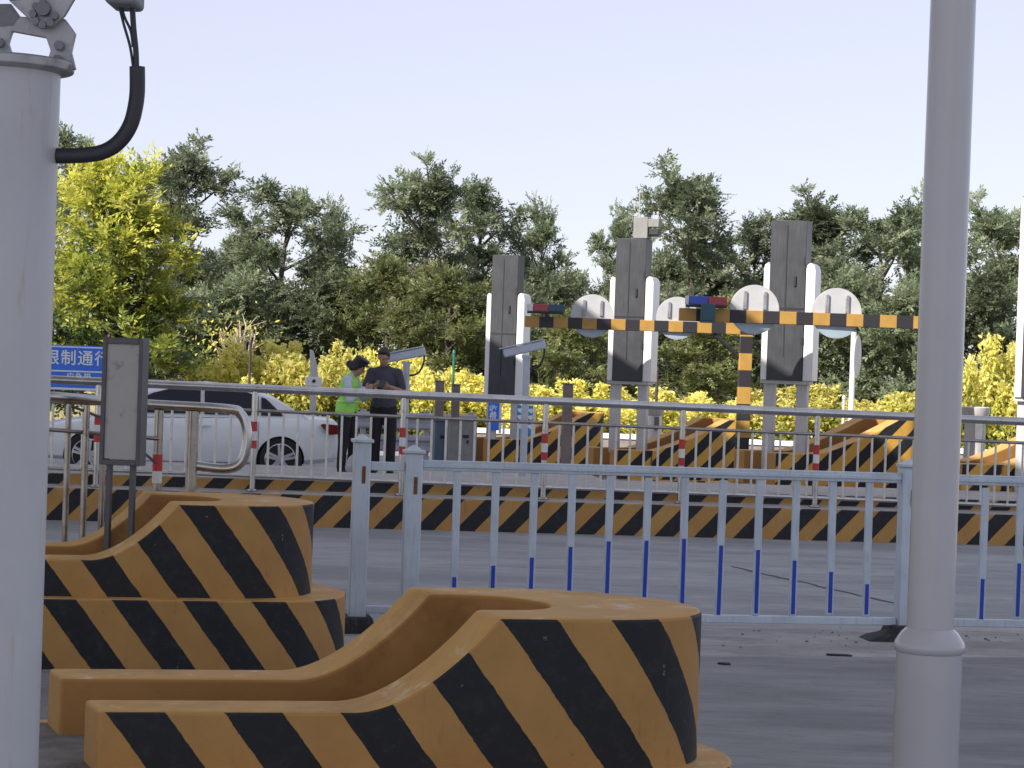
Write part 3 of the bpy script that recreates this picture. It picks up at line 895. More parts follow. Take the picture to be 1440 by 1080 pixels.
def cabinet(px, Y, py0, w, d, m, label):
    zt = at(px, py0, Y).z
    root = thing('cabinet', (gx(px, Y, .9), Y, 0), label, 'cabinet', R(8))
    MB().box((0, 0, zt / 2), (w, d, zt)).build('body', MT[m], root, bevel=.012)
    MB().box((0, 0, zt + .012), (w + .05, d + .05, .024)).build('lid', MT[m], root, bevel=.006)
    MB().box((.04, -d / 2 - .005, zt - .24), (.10, .012, .045)).box((.07, -d / 2 - .005, zt - .32), (.03, .012, .05)).build('latch', MT['car_dark'], root, bevel=.003)
    return root


cabinet(619, 33.0, 592, .19, .3, 'cabinet_blue', 'narrow blue grey cabinet under a brown post')
cabinet(650, 32.6, 591, .42, .35, 'cabinet', 'plain grey cabinet with a small dark latch')

gr = thing('guard_rail', (gx(585, 38.4, .6), 38.4, 0), 'grey corrugated guard rail behind the two standing people', 'guard rail', R(10))
wp = [(0, .0), (.03, .03), (.03, .09), (-.02, .13), (-.02, .17), (.03, .21), (.03, .27), (0, .30)]
for zz in (.62, .22):
    b_ = MB(); vs = []
    for x in (-1.1, 1.1): vs += [(x, -y, zz + z) for y, z in wp] + [(x, -y + .012, zz + z) for y, z in wp]
    n = len(wp); fs = []
    for i in range(n - 1):
        fs.append((i, i + 1, 2 * n + i + 1, 2 * n + i)); fs.append((n + i + 1, n + i, 3 * n + i, 3 * n + i + 1))
    fs += [(0, 2 * n, 3 * n, n), (n - 1, 2 * n - 1, 4 * n - 1, 3 * n - 1)]
    b_.add(vs, fs).build('beam', MT['guard'], gr)
for x in (-.95, .2, 1.0): MB().box((x, .08, .48), (.1, .1, .96)).build('post', MT['guard'], gr, bevel=.008)


def text_mesh(body, size, name, m, parent, loc, vert=False, rot=(PI / 2, 0, 0), depth=.003):
    cu = bpy.data.curves.new(name, 'FONT'); cu.body = body; cu.size = size; cu.align_x = 'CENTER'; cu.align_y = 'CENTER'; cu.extrude = depth
    cu.space_character = 1.12; cu.space_line = .9; cu.offset = size * .012
    t = bpy.data.objects.new('tmp', cu); COL.objects.link(t)
    me = bpy.data.meshes.new_from_object(t.evaluated_get(bpy.context.evaluated_depsgraph_get()))
    bpy.data.objects.remove(t); bpy.data.curves.remove(cu)
    me.materials.clear(); me.materials.append(m)
    o = bpy.data.objects.new(name, me); COL.objects.link(o); o.parent = parent; o.location = loc; o.rotation_euler = rot
    return o


# blue notice board at the left
Yb = 36.2
tl = at(28, 483, Yb); br = at(172, 550, Yb); wB = br.x - tl.x; 
cB = at(100, 517, Yb); hB = at(100, 486, Yb).z - at(100, 549, Yb).z
ns = thing('notice_board', (cB.x, Yb, 0), 'blue notice board with white lettering behind the white car', 'sign', 0)
MB().box((0, 0, cB.z), (wB, .04, hB)).build('panel', MT['sign_blue'], ns, bevel=.004)
bw = MB()
for zz, hh_ in ((hB / 2 - .03, .022), (-.06, .024), (-hB / 2 + .02, .035)): bw.box((0, -.023, cB.z + zz), (wB - .02, .008, hh_))
bw.build('white_lines', MT['letter'], ns)
text_mesh('限制通行', .27, 'lettering', MT['letter'], ns, (.10, -.026, cB.z + .15))
text_mesh('应急带', .135, 'lettering', MT['letter'], ns, (.14, -.026, cB.z - .158))
for x in (-.6, .6): MB().tube([(x, .05, 0), (x, .05, cB.z + hB / 2 + .1)], .04, 10).build('post', MT['leg_grey'], ns)

# small signs under the left lane board
q = at(694, 590, 38.2)
bs = thing('lane_sign', (q.x, 38.2, 0), 'narrow blue sign with white characters between the legs of the left board', 'sign', R(-10))
zs_ = at(694, 566, 38.2).z; ze = at(694, 605, 38.2).z
MB().box((0, 0, (zs_ + ze) / 2), (.20, .03, zs_ - ze)).build('panel', MT['sign_blue'], bs, bevel=.003)
text_mesh('收\n费', .15, 'lettering', MT['letter'], bs, (-.01, -.018, zs_ - .19))
MB().box((.12, .01, (zs_ + ze) / 2 - .05), (.04, .04, zs_ - ze)).build('edge_strip', MT['white_gloss'], bs)
MB().box((0, .04, ze / 2), (.07, .05, ze)).build('post', MT['leg_grey'], bs)
q = at(738, 590, 37.6)
cs = thing('direction_sign', (q.x, 37.6, 0), 'cyan sign with white arrows beside the camera pole', 'sign', R(-8))
zs_ = at(738, 570, 37.6).z; ze = at(738, 612, 37.6).z
MB().box((0, 0, (zs_ + ze) / 2), (.28, .03, zs_ - ze)).build('panel', MT['sign_cyan'], cs, bevel=.003)
am = MB()
for xx in (-.09, .10):
    for zz in (zs_ - .10, zs_ - .22, zs_ - .38):
        am.prism([(xx - .045, zz + .035), (xx + .03, zz + .05), (xx + .045, zz), (xx + .02, zz - .04), (xx - .03, zz - .01)], -.021, -.014)
am.build('arrow', MT['letter'], cs)
MB().box((.17, .01, (zs_ + ze) / 2 - .03), (.035, .04, zs_ - ze)).build('edge_strip', MT['white_gloss'], cs)
MB().box((0, .04, ze / 2), (.08, .06, ze)).build('post', MT['leg_grey'], cs)
# thin marker posts
for px, py, Y, r, m, lab in ((350, 482, 43, .028, 'dark_post', 'thin dark post in front of the yellow hedge behind the car'),
                             (636, 496, 41, .025, 'green_post', 'thin green post behind the two brown posts'),
                             (1185, 560, 40, .03, 'leg_grey', 'thin grey post left of the edge-on round sign'),
                             (922, 520, 41, .03, 'dark_post', 'thin dark post just right of the middle lane board')):
    zt = at(px, py, Y).z
    t = thing('marker_post', (gx(px, Y, zt / 2), Y, 0), lab, 'post', group='thin marker posts')
    MB().tube([(0, 0, 0), (0, 0, zt)], r, 10).build('rod', MT[m], t); MB().lathe([(r * 1.3, zt - .02), (r * 1.3, zt + .03), (r * .6, zt + .06)], n=10).build('cap', MT[m], t)
# raised barrier arm
q = at(441, 535, 36.0); zh = q.z; zt = at(438, 493, 36.0).z
ba = thing('barrier_arm', (q.x, 36.0, 0), 'white raised barrier arm on a slim post behind the car boot', 'barrier arm', R(10))
MB().box((0, 0, zh - .02), (.27, .14, .16)).build('head', MT['white_gloss'], ba, bevel=.012)
MB().lathe([(.03, -.01), (.03, .01)], (0, -.075, zh - .01), 12, axis='Y').build('pivot', MT['car_dark'], ba)
MB().prism([(-.06, zh + .06), (.075, zh + .06), (.05, zh + .25), (-.02, zt), (-.08, zt + .02)], -.03, .03).build('arm', MT['leg_grey'], ba, bevel=.006)
MB().box((0, 0, (zh - .1) / 2), (.10, .09, zh - .1)).box((0, 0, zh - .14), (.2, .11, .06)).build('post', MT['leg_grey'], ba, bevel=.004)
# pale bins
for px, Y, pt, pb_, k, lab in ((1371, 29.0, 573, 645, 1.0, 'pale grey bin with a flared top right of the thick white pole'), (921, 35.5, 568, 612, .8, 'small pale bollard right of the middle board legs')):
    zt = at(px, pt, Y).z; zb = .35
    t = thing('waste_bin' if k == 1 else 'bollard', (gx(px, Y, zt - .3), Y, zb), lab, 'bin' if k == 1 else 'bollard')
    h = zt - zb
    MB().lathe([(.15 * k, 0), (.14 * k, h - .2)], n=28).build('body', MT['white_gloss' if k < 1 else 'leg_grey'], t)
    MB().lathe([(.14 * k, h - .2), (.17 * k, h - .17), (.195 * k, h), (.17 * k, h + .012)], n=28).build('top', MT['leg_grey'], t)
    MB().box((.02, -.145 * k, h - .32), (.10 * k, .05, .22)).build('opening', MT['grey_plastic'], t, bevel=.004)
# low white kerb wall in the sun
q0 = at(640, 606, 44.5); q1 = at(1500, 622, 41.5)
lw = thing('low_wall', (q0.x, 44.5, 0), 'long low white wall in the sun in front of the hedge', 'wall', math.atan2(-3.0, q1.x - q0.x))
lwL = math.hypot(q1.x - q0.x, 3.0)
MB().box((lwL / 2, 0, .20), (lwL, .16, .40)).build('body', MT['post_brown'], lw, bevel=.01)
MB().box((lwL / 2, 0, .455), (lwL, .24, .105)).build('coping', MT['white_gloss'], lw, bevel=.012)


# ------------------------------------------------------------------ white car
def make_car():
    q = at(388, 643, 32.6)
    RC = R(11)
    L, Wd = 4.75, 1.80
    # local: x forward = towards the left of the picture is -x ; rear bumper at x=0, front at x=-L
    rear = Vector((gx(470, 32.6, .6), 32.9, 0))
    root = thing('white_car', rear, 'white sedan with dark windows standing behind the railing', 'car', RC)
    # stations: (x, z_bottom, z_belt(top of lower body), half width)
    st = [(0.0, .48, .74, .62), (-.03, .36, .86, .74), (-.12, .30, .935, .82), (-.4, .26, .955, .87), (-.75, .24, .955, .895), (-1.2, .20, .95, .90), (-2.0, .19, .93, .90),
          (-2.8, .19, .91, .90), (-3.3, .20, .89, .895), (-3.7, .22, .86, .88), (-4.1, .24, .80, .85), (-4.45, .26, .72, .78), (-4.66, .30, .62, .66), (-4.75, .36, .52, .52)]

    def section(x, zb, zt, hw):
        h = zt - zb
        half = [(0, zb), (hw * .88, zb), (hw * .97, zb + h * .10), (hw * .995, zb + h * .3), (hw, zb + h * .55), (hw * .985, zb + h * .76), (hw * .955, zb + h * .90), (hw * .90, zb + h * .975), (hw * .78, zt), (0, zt + .012)]
        return [(x, y, z) for y, z in half] + [(x, -y, z) for y, z in half[-2:0:-1]]
    # interpolate smoothly
    xs = [s[0] for s in st]; b = MB(); rings = 0; secs = []
    for i in range(len(st) - 1):
        for k in range(4):
            t = k / 4; a = st[i]; c = st[i + 1]
            secs.append(tuple(a[j] + (c[j] - a[j]) * t for j in range(4)))
    secs.append(st[-1])
    n = len(section(*secs[0]))
    for s in secs: b.v += section(*s)
    for i in range(len(secs) - 1):
        for k in range(n):
            a0, a1 = i * n + k, i * n + (k + 1) % n
            b.f.append((a0, a1, a1 + n, a0 + n)); b.m.append(0)
    b.f.append(tuple(range(n))[::-1]); b.m.append(0); b.f.append(tuple((len(secs) - 1) * n + k for k in range(n))); b.m.append(0)
    body = b.build('body_tmp', MT['car_paint'], None, ang=30)
    xr, xf = -.92, -3.74
    cut = MB().lathe([(.36, -1.2), (.36, 1.2)], (xr, 0, .31), 36, axis='Y').lathe([(.36, -1.2), (.36, 1.2)], (xf, 0, .31), 36, axis='Y').build('cut_tmp', MT['car_dark'])
    bo = body.modifiers.new('b', 'BOOLEAN'); bo.operation = 'DIFFERENCE'; bo.object = cut; bo.solver = 'EXACT'
    me = bpy.data.meshes.new_from_object(body.evaluated_get(bpy.context.evaluated_depsgraph_get()))
    bpy.data.objects.remove(body); bpy.data.objects.remove(cut)
    me.set_sharp_from_angle(angle=R(35))
    o = bpy.data.objects.new('body', me); COL.objects.link(o); o.parent = root
    # cabin
    cab = [(-.52, .945), (-1.0, 1.24), (-1.45, 1.385), (-2.0, 1.43), (-2.5, 1.41), (-2.95, 1.30), (-3.55, .90)]
    def cabs(x, z, hb=.80, ht=.60):
        t = (z - .92) / .5; return hb + (ht - hb) * max(0, min(1, t))
    b = MB(); top = []
    base = [(-.52, .93), (-1.0, .93), (-1.45, .93), (-2.0, .92), (-2.5, .91), (-2.95, .90), (-3.55, .89)]
    for (x, z), (xb, zb) in zip(cab, base):
        ht = cabs(x, z)
        row = [(x, -.80, zb), (x, -ht - .02, zb + (z - zb) * .88), (x, -ht + .06, z - .005), (x, 0, z + .012), (x, ht - .06, z - .005), (x, ht + .02, zb + (z - zb) * .88), (x, .80, zb)]
        b.v += row
    for i in range(6):
        for k in range(6):
            a = i * 7 + k; b.f.append((a, a + 1, a + 8, a + 7)); b.m.append(0)
    b.f.append(tuple(range(7))); b.m.append(0); b.f.append(tuple(range(42, 49))[::-1]); b.m.append(0)
    b.build('cabin', MT['car_paint'], root, ang=35)
    # side glass both sides
    for s in (-1, 1):
        def gp(x, z):
            return (x, s * (cabs(x, z) + .012 + .006), z)
        poly = [(-.90, .985), (-1.15, 1.22), (-1.5, 1.325), (-2.0, 1.365), (-2.5, 1.345), (-2.88, 1.24), (-3.28, .965)]
        for x0, x1 in ((-.9, -1.22), (-1.26, -2.06), (-2.12, -3.28)):
            def ztop(x):
                for (xa, za), (xb, zb) in zip(poly, poly[1:]):
                    if xb <= x <= xa: return za + (zb - za) * (x - xa) / (xb - xa)
                return .97
            g = MB(); m_ = 10; vs = []
            for i in range(m_ + 1):
                x = x0 + (x1 - x0) * i / m_; zt = max(ztop(x), .975)
                vs += [gp(x, .968), (gp(x, zt)[0], s * (.80 + (cabs(x, zt) - .80) * 1.0 + .03), zt)]
            fs = [(2 * i, 2 * i + 2, 2 * i + 3, 2 * i + 1) for i in range(m_)]
            g.add(vs, fs); ob = g.build('side_window', MT['glass'], root, smooth=False)
            sm = ob.modifiers.new('t', 'SOLIDIFY'); sm.thickness = .012; sm.offset = 0
        # trim line, handles, mirror
        MB().box((-2.05, s * .905, .80), (.17, .03, .03)).build('door_handle', MT['car_paint'], root, bevel=.008)
        MB().box((-3.0, s * .905, .80), (.17, .03, .03)).build('door_handle', MT['car_paint'], root, bevel=.008)
        MB().box((-3.2, s * .95, 1.0), (.14, .16, .12)).build('mirror', MT['car_paint'], root, bevel=.03, seg=3)
        MB().prism([(-.02, .73), (-.20, .71), (-.34, .855), (-.30, .875), (-.055, .86)], s * .875 - .05, s * .875 + .012).build('tail_lamp', MT['tail'], root, bevel=.006)
        MB().prism([(-4.66, .62), (-4.25, .70), (-4.3, .60), (-4.6, .54)], s * .76 - .08, s * .76 + .06).build('headlight', MT['lamp_clear'], root, bevel=.006)
        for x in (-1.26, -2.10, -3.22):
            MB().box((x, s * .9005, .60), (.006, .006, .56)).build('door_seam', MT['car_dark'], root)
        MB().box((-2.4, s * .885, .215), (2.0, .05, .05)).build('sill', MT['car_dark'], root, bevel=.006)
        for x in (xr, xf):
            w = MB().lathe([(.20, -.10), (.30, -.11), (.325, -.08), (.325, .08), (.30, .11), (.20, .10)], (x, s * .78, .325), 36, axis='Y').build('wheel', MT['tyre'], root)
            MB().lathe([(.225, -.085), (.225, .085)], (x, s * .78, .325), 32, axis='Y').build('hub_well', MT['car_dark'], w)
            rm = MB()
            for k in range(5):
                a = 2 * PI * k / 5 + .3
                dx, dz = math.cos(a), math.sin(a); px_, pz_ = -dz, dx
                yo = s * .875
                vs = []
                for yy in (yo - .015, yo + .012):
                    vs += [(x + dx * .03 + px_ * .035, yy, .325 + dz * .03 + pz_ * .035), (x + dx * .22 + px_ * .05, yy, .325 + dz * .22 + pz_ * .05),
                           (x + dx * .22 + px_ * .012, yy, .325 + dz * .22 + pz_ * .012), (x + dx * .1, yy, .325 + dz * .1), (x + dx * .22 - px_ * .012, yy, .325 + dz * .22 - pz_ * .012),
                           (x + dx * .22 - px_ * .05, yy, .325 + dz * .22 - pz_ * .05), (x + dx * .03 - px_ * .035, yy, .325 + dz * .03 - pz_ * .035)]
                rm.add(vs, [tuple(range(7)), tuple(range(13, 6, -1))] + [((i + 1) % 7, i, 7 + i, 7 + (i + 1) % 7) for i in range(7)])
            rm.lathe([(.222, s * .875 - .02 - 0), (.245, s * .875 + .0), (.245, s * .875 + .012), (.222, s * .875 + .012), (.222, s * .875 - .02)], (x, 0, .325), 36, axis='Y', caps=False)
            rm.lathe([(.05, s * .875 - .01), (.05, s * .875 + .018)], (x, 0, .325), 16, axis='Y')
            rm.build('rim', MT['alloy'], w)
    # wheel wells
    for x in (xr, xf):
        MB().lathe([(.355, -.68), (.355, .68)], (x, 0, .31), 28, axis='Y').build('wheel_well', MT['car_dark'], root)
    MB().prism([(-.60, .985), (-.98, 1.20), (-1.02, 1.235), (-.55, .96)], -.62, .62).build('rear_window', MT['glass'], root)
    MB().prism([(-3.02, 1.29), (-3.50, .955), (-3.55, .93), (-3.0, 1.315)], -.62, .62).build('windscreen', MT['glass'], root)
    MB().box((.02, 0, .52), (.06, 1.2, .12)).build('rear_bumper', MT['car_paint'], root, bevel=.03, seg=3)
    return root


make_car()


# ------------------------------------------------------------------ people
def blob(prims, voxel, name, m, parent, sm=6):
    """closed shapes merged into one continuous skin by a voxel remesh"""
    b = MB()
    for p in prims:
        if p[0] == 'c':
            a, c, r0, r1 = Vector(p[1]), Vector(p[2]), p[3], p[4]
            d = (c - a).normalized(); pts = []; rs = []
            for k in range(5):
                t = PI / 2 * k / 5; pts.append(a - d * r0 * math.cos(t)); rs.append(max(.001, r0 * math.sin(t)))
            for k in range(5):
                pts.append(a + (c - a) * (k / 4)); rs.append(r0 + (r1 - r0) * k / 4)
            for k in range(4, -1, -1):
                t = PI / 2 * k / 5; pts.append(c + d * r1 * math.cos(t)); rs.append(max(.001, r1 * math.sin(t)))
            b.tube(pts, rs, 14)
        else:
            c, rad = Vector(p[1]), p[2]; rot = Euler(p[3]).to_matrix() if len(p) > 3 else Matrix.Identity(3)
            vs = []; fs = []; nu, nv = 16, 10
            for j in range(1, nv):
                t = PI * j / nv
                for i in range(nu):
                    a = 2 * PI * i / nu
                    vs.append(c + rot @ Vector((rad[0] * math.sin(t) * math.cos(a), rad[1] * math.sin(t) * math.sin(a), rad[2] * math.cos(t))))
            vs.append(c + rot @ Vector((0, 0, rad[2]))); vs.append(c - rot @ Vector((0, 0, rad[2])))
            T_, B_ = len(vs) - 2, len(vs) - 1
            for j in range(nv - 2):
                for i in range(nu):
                    a0, a1 = j * nu + i, j * nu + (i + 1) % nu
                    fs.append((a0, a0 + nu, a1 + nu, a1))
            for i in range(nu):
                fs.append((T_, i, (i + 1) % nu)); fs.append((B_, (nv - 2) * nu + (i + 1) % nu, (nv - 2) * nu + i))
            b.add(vs, fs)
    t = b.build('blob_tmp', m)
    r = t.modifiers.new('r', 'REMESH'); r.mode = 'VOXEL'; r.voxel_size = voxel
    if sm:
        s = t.modifiers.new('s', 'SMOOTH'); s.iterations = sm; s.factor = .5
    me = bpy.data.meshes.new_from_object(t.evaluated_get(bpy.context.evaluated_depsgraph_get()))
    bpy.data.objects.remove(t)
    me.polygons.foreach_set('use_smooth', [True] * len(me.polygons)); me.name = name
    if not me.materials: me.materials.append(m)
    o = bpy.data.objects.new(name, me); COL.objects.link(o)
    if parent: o.parent = parent
    return o


def hand(wr, d, side, nrm, curl=.6):
    """palm and five fingers from wrist wr towards d; side = direction of the thumb, nrm = way the fingers curl"""
    wr, d, side, nrm = (Vector(x) for x in (wr, d, side, nrm))
    d.normalize(); side = (side - d * side.dot(d)).normalized(); nrm = (nrm - d * nrm.dot(d) - side * nrm.dot(side)).normalized()
    out = []
    for k in (-1, 0, 1): out.append(('c', wr + side * .012 * k, wr + d * .075 + side * .024 * k, .016, .014))
    for i, ln in enumerate((.068, .078, .072, .056)):
        b = wr + d * .082 + side * (.030 - .02 * i)
        m = b + (d * math.cos(curl) + nrm * math.sin(curl)) * ln * .5
        e = m + (d * math.cos(curl * 2.2) + nrm * math.sin(curl * 2.2)) * ln * .5
        out += [('c', b, m, .0092, .0085), ('c', m, e, .0085, .0072)]
    tb = wr + d * .022 + side * .022; tm = tb + (d * .6 + side * .8).normalized() * .042
    out += [('c', tb, tm, .0125, .0105), ('c', tm, tm + (d * .9 + nrm * .35).normalized() * .032, .0105, .0085)]
    return out


def head(c, tilt, yaw, k=1.0):
    """head primitives with face features, chin tilted down by tilt, turned by yaw about z"""
    rot = Euler((0, 0, yaw)).to_matrix() @ Euler((tilt, 0, 0)).to_matrix(); c = Vector(c)
    def P(x, y, z): return c + rot @ Vector((x * k, y * k, z * k))
    e = rot.to_euler()
    pr = [('e', P(0, .012, .03), (.076 * k, .094 * k, .09 * k), e), ('e', P(0, -.022, -.045), (.058 * k, .068 * k, .07 * k), e), ('e', P(0, -.055, -.095), (.028 * k, .028 * k, .022 * k), e),
          ('c', P(0, -.092, .012), P(0, -.108, -.022), .010, .015), ('e', P(0, -.084, -.06), (.024 * k, .012 * k, .007 * k), e), ('e', P(0, -.083, -.071), (.021 * k, .012 * k, .007 * k), e),
          ('c', P(-.045, -.074, .026), P(.045, -.074, .026), .012, .012), ('e', P(-.03, -.08, .004), (.013, .010, .008), e), ('e', P(.03, -.08, .004), (.013, .010, .008), e),
          ('e', P(-.079, .005, -.01), (.010, .020, .030), e), ('e', P(.079, .005, -.01), (.010, .020, .030), e)]
    return pr, P, e


def man(loc, label):
    r = thing('person', loc, label, 'person', R(-6))
    hc = (-.01, -.065, 1.605)
    hp, P, e = head(hc, R(28), R(-10))
    sL, sR = (.185, .0, 1.395), (-.185, 0, 1.395)
    eL, eR = (.262, -.03, 1.14), (-.255, -.05, 1.14)
    wL, wR = (.12, -.27, 1.20), (-.085, -.28, 1.215)
    hipz = .92
    body = hp + [('c', (0, .005, 1.40), (-.005, -.045, 1.55), .062, .054), ('e', (0, 0, 1.22), (.175, .115, .26)), ('e', (0, .01, .98), (.17, .12, .16)), ('c', (-.12, 0, 1.38), (.12, 0, 1.38), .055, .055),
                 ('c', sL, eL, .052, .041), ('c', eL, wL, .041, .027), ('c', sR, eR, .052, .041), ('c', eR, wR, .041, .027)]
    for s, fx in ((-1, -.10), (1, .115)):
        body += [('c', (s * .09, 0, hipz), (fx, -.01, .50), .088, .058), ('c', (fx, -.01, .50), (fx, .02, .09), .056, .036), ('c', (fx, .03, .05), (fx + s * .02, -.12, .035), .04, .035)]
    dL = Vector((-.06, -.02, .03)) ; dR = Vector((.06, -.02, .03))
    body += hand(wL, (-.9, -.25, .1), (0, -.3, 1), (-.3, .7, .6), .75) + hand(wR, (.9, -.25, .1), (0, -.3, 1), (.3, .7, .6), .75)
    b = blob(body, .0065, 'person_skin', MT['skin'], r, 3)
    b.name = 'body'
    hair = [('e', P(0, .022, .058), (.083, .092, .078), e), ('e', P(0, .062, .005), (.074, .052, .085), e), ('e', P(0, -.035, .102), (.062, .045, .026), e), ('e', P(-.075, .02, .03), (.013, .04, .045), e), ('e', P(.075, .02, .03), (.013, .04, .045), e)]
    blob(hair, .009, 'hair', MT['hair'], r, 2)
    tee = [('e', (0, 0, 1.22), (.186, .13, .28)), ('e', (0, .008, 1.02), (.168, .128, .18)), ('c', (0, .0, 1.43), (-.165, 0, 1.385), .074, .066), ('c', (0, .0, 1.43), (.165, 0, 1.385), .074, .066), ('c', (0, .0, 1.42), (0, -.015, 1.472), .082, .068), ('c', sL, (.248, -.025, 1.20), .066, .062), ('c', sR, (-.243, -.04, 1.20), .066, .062), ('c', (-.07, 0, .95), (.07, 0, .95), .112, .112)]
    blob(tee, .013, 't_shirt', MT['tee'], r, 3)
    tr = [('e', (0, .012, .90), (.170, .125, .13))]
    for s, fx in ((-1, -.10), (1, .115)):
        tr += [('c', (s * .092, .0, .90), (fx, -.01, .50), .102, .078), ('c', (fx, -.01, .50), (fx, .02, .10), .076, .064)]
    blob(tr, .013, 'trousers', MT['trousers'], r, 3)
    for s, fx in ((-1, -.10), (1, .115)):
        blob([('c', (fx, .03, .05), (fx + s * .02, -.13, .04), .05, .042), ('e', (fx + s * .012, -.04, .018), (.05, .13, .018))], .009, 'shoe', MT['shoe'], r, 2)
    ph = thing('phone', (0, 0, 0), 'dark phone held by the man in the dark t-shirt', 'phone')
    ph.rotation_euler = (R(-50), 0, r.rotation_euler.z); q = r.matrix_basis @ Vector((.02, -.325, 1.245)); ph.location = q
    MB().box((0, 0, 0), (.075, .010, .155)).build('case', MT['phone'], ph, bevel=.004)
    MB().box((0, .0055, 0), (.068, .002, .145)).build('screen', MT['glass'], ph)
    return r


def woman(loc, label):
    # local: she faces +x (towards the man), turned slightly towards the camera
    r = thing('person', loc, label, 'person', R(-14))
    hc = (.13, 0, 1.46)
    yaw = R(90)
    hp, P, e = head(hc, R(30), yaw, .96)
    sA, sB = (.03, -.175, 1.285), (.03, .175, 1.285)       # near (right) and far shoulder
    eA, eB = (.10, -.235, 1.02), (.14, .23, 1.03)
    wA, wB = (.27, -.12, 1.17), (.33, .08, 1.12)
    body = hp + [('c', (.03, 0, 1.28), (.10, 0, 1.41), .052, .046), ('e', (.015, 0, 1.12), (.115, .155, .24)), ('e', (-.02, 0, .90), (.13, .17, .16)), ('c', (.03, -.13, 1.28), (.03, .13, 1.28), .055, .055),
                 ('c', sA, eA, .045, .036), ('c', eA, wA, .036, .024), ('c', sB, eB, .045, .036), ('c', eB, wB, .036, .024)]
    for s, fx in ((-1, -.02), (1, .06)):
        body += [('c', (-.02, s * .085, .84), (fx, s * .095, .46), .085, .054), ('c', (fx, s * .095, .46), (fx - .02, s * .10, .08), .052, .034), ('c', (fx - .03, s * .1, .05), (fx + .12, s * .11, .03), .036, .03)]
    body += hand(wA, (.75, .35, .3), (0, 0, 1), (-.2, .9, 0), .7) + hand(wB, (.7, -.5, .3), (0, 0, 1), (-.2, -.9, 0), .7)
    b = blob(body, .0065, 'person_skin', MT['skin'], r, 3); b.name = 'body'
    hair = [('e', P(0, .02, .045), (.088, .098, .085), e), ('e', P(0, .075, -.02), (.078, .055, .085), e), ('e', P(0, .135, -.03), (.052, .05, .055), e), ('e', P(-.078, .02, -.005), (.016, .05, .06), e), ('e', P(.078, .02, -.005), (.016, .05, .06), e)]
    blob(hair, .009, 'hair', MT['hair'], r, 2)
    cap = [('e', P(0, .005, .088), (.094, .104, .062), e), ('e', P(0, -.085, .075), (.075, .065, .010), e), ('e', P(0, .0, .125), (.105, .112, .028), e)]
    blob(cap, .009, 'cap', MT['hair'], r, 2)
    sh = [('c', (.03, -.14, 1.28), (.03, .14, 1.28), .066, .066), ('c', (.03, 0, 1.28), (.05, 0, 1.345), .07, .058), ('e', (.012, 0, 1.13), (.122, .158, .22)), ('c', sA, eA, .062, .056), ('c', eA, Vector(wA) - Vector((.02, .01, .01)), .055, .04), ('c', sB, eB, .062, .056), ('c', eB, Vector(wB) - Vector((.02, -.01, .01)), .055, .04)]
    blob(sh, .011, 'shirt', MT['shirt'], r, 3)
    ve = [('e', (.012, 0, 1.14), (.142, .172, .235)), ('e', (-.015, 0, .93), (.155, .185, .14)), ('c', (-.02, -.07, .86), (-.02, .07, .86), .135, .135), ('c', (.03, -.10, 1.30), (.03, .10, 1.30), .066, .066)]
    v = blob(ve, .012, 'safety_vest', MT['vest'], r, 3)
    MB().tube([(.012 - .01 + .149 * math.cos(a), .178 * math.sin(a), .985) for a in [2 * PI * k / 32 for k in range(33)]], .012, 8).build('reflective_tape', MT['vest_tape'], v)
    tr = [('e', (-.022, 0, .84), (.14, .178, .13))]
    for s, fx in ((-1, -.02), (1, .06)):
        tr += [('c', (-.02, s * .088, .82), (fx, s * .095, .46), .098, .074), ('c', (fx, s * .095, .46), (fx - .02, s * .10, .09), .072, .062)]
    blob(tr, .013, 'trousers', MT['trousers'], r, 3)
    for s, fx in ((-1, -.02), (1, .06)):
        blob([('c', (fx - .03, s * .1, .05), (fx + .13, s * .11, .035), .045, .038), ('e', (fx + .05, s * .105, .016), (.12, .046, .016))], .009, 'shoe', MT['shoe'], r, 2)
    return r


Ym = 29.4
zf = at(537, 666, Ym).z
pav = MB().box((0, 0, zf / 2), (6.5, 2.2, zf)).build('raised_pavement', MT['concrete'], bevel=.02, loc=(gx(520, Ym, zf), 29.7, 0)); tag(pav, kind='structure')
pav.rotation_euler = (0, 0, RZK)
man((gx(539, Ym, zf + .8), Ym, zf), 'person in a dark t-shirt and black trousers looking down at a phone')
woman((gx(489, 29.1, zf + .8), 29.1, zf), 'person in a bright green vest and black cap leaning towards the phone')
q = at(497, 640, 28.9)
bag = blob([('e', (0, 0, .14), (.09, .07, .13)), ('e', (-.04, 0, .09), (.07, .06, .09)), ('c', (.01, 0, .25), (.02, 0, .33), .03, .018), ('e', (.05, .01, .08), (.06, .06, .08))], .014, 'plastic_bag', MT['bag'], None, 2)
bag.location = (q.x, 28.9, zf); tag(bag, 'pale plastic bag standing by the feet of the person in the vest', 'bag')


# ------------------------------------------------------------------ trees and shrubs
rng = np.random.default_rng(11)


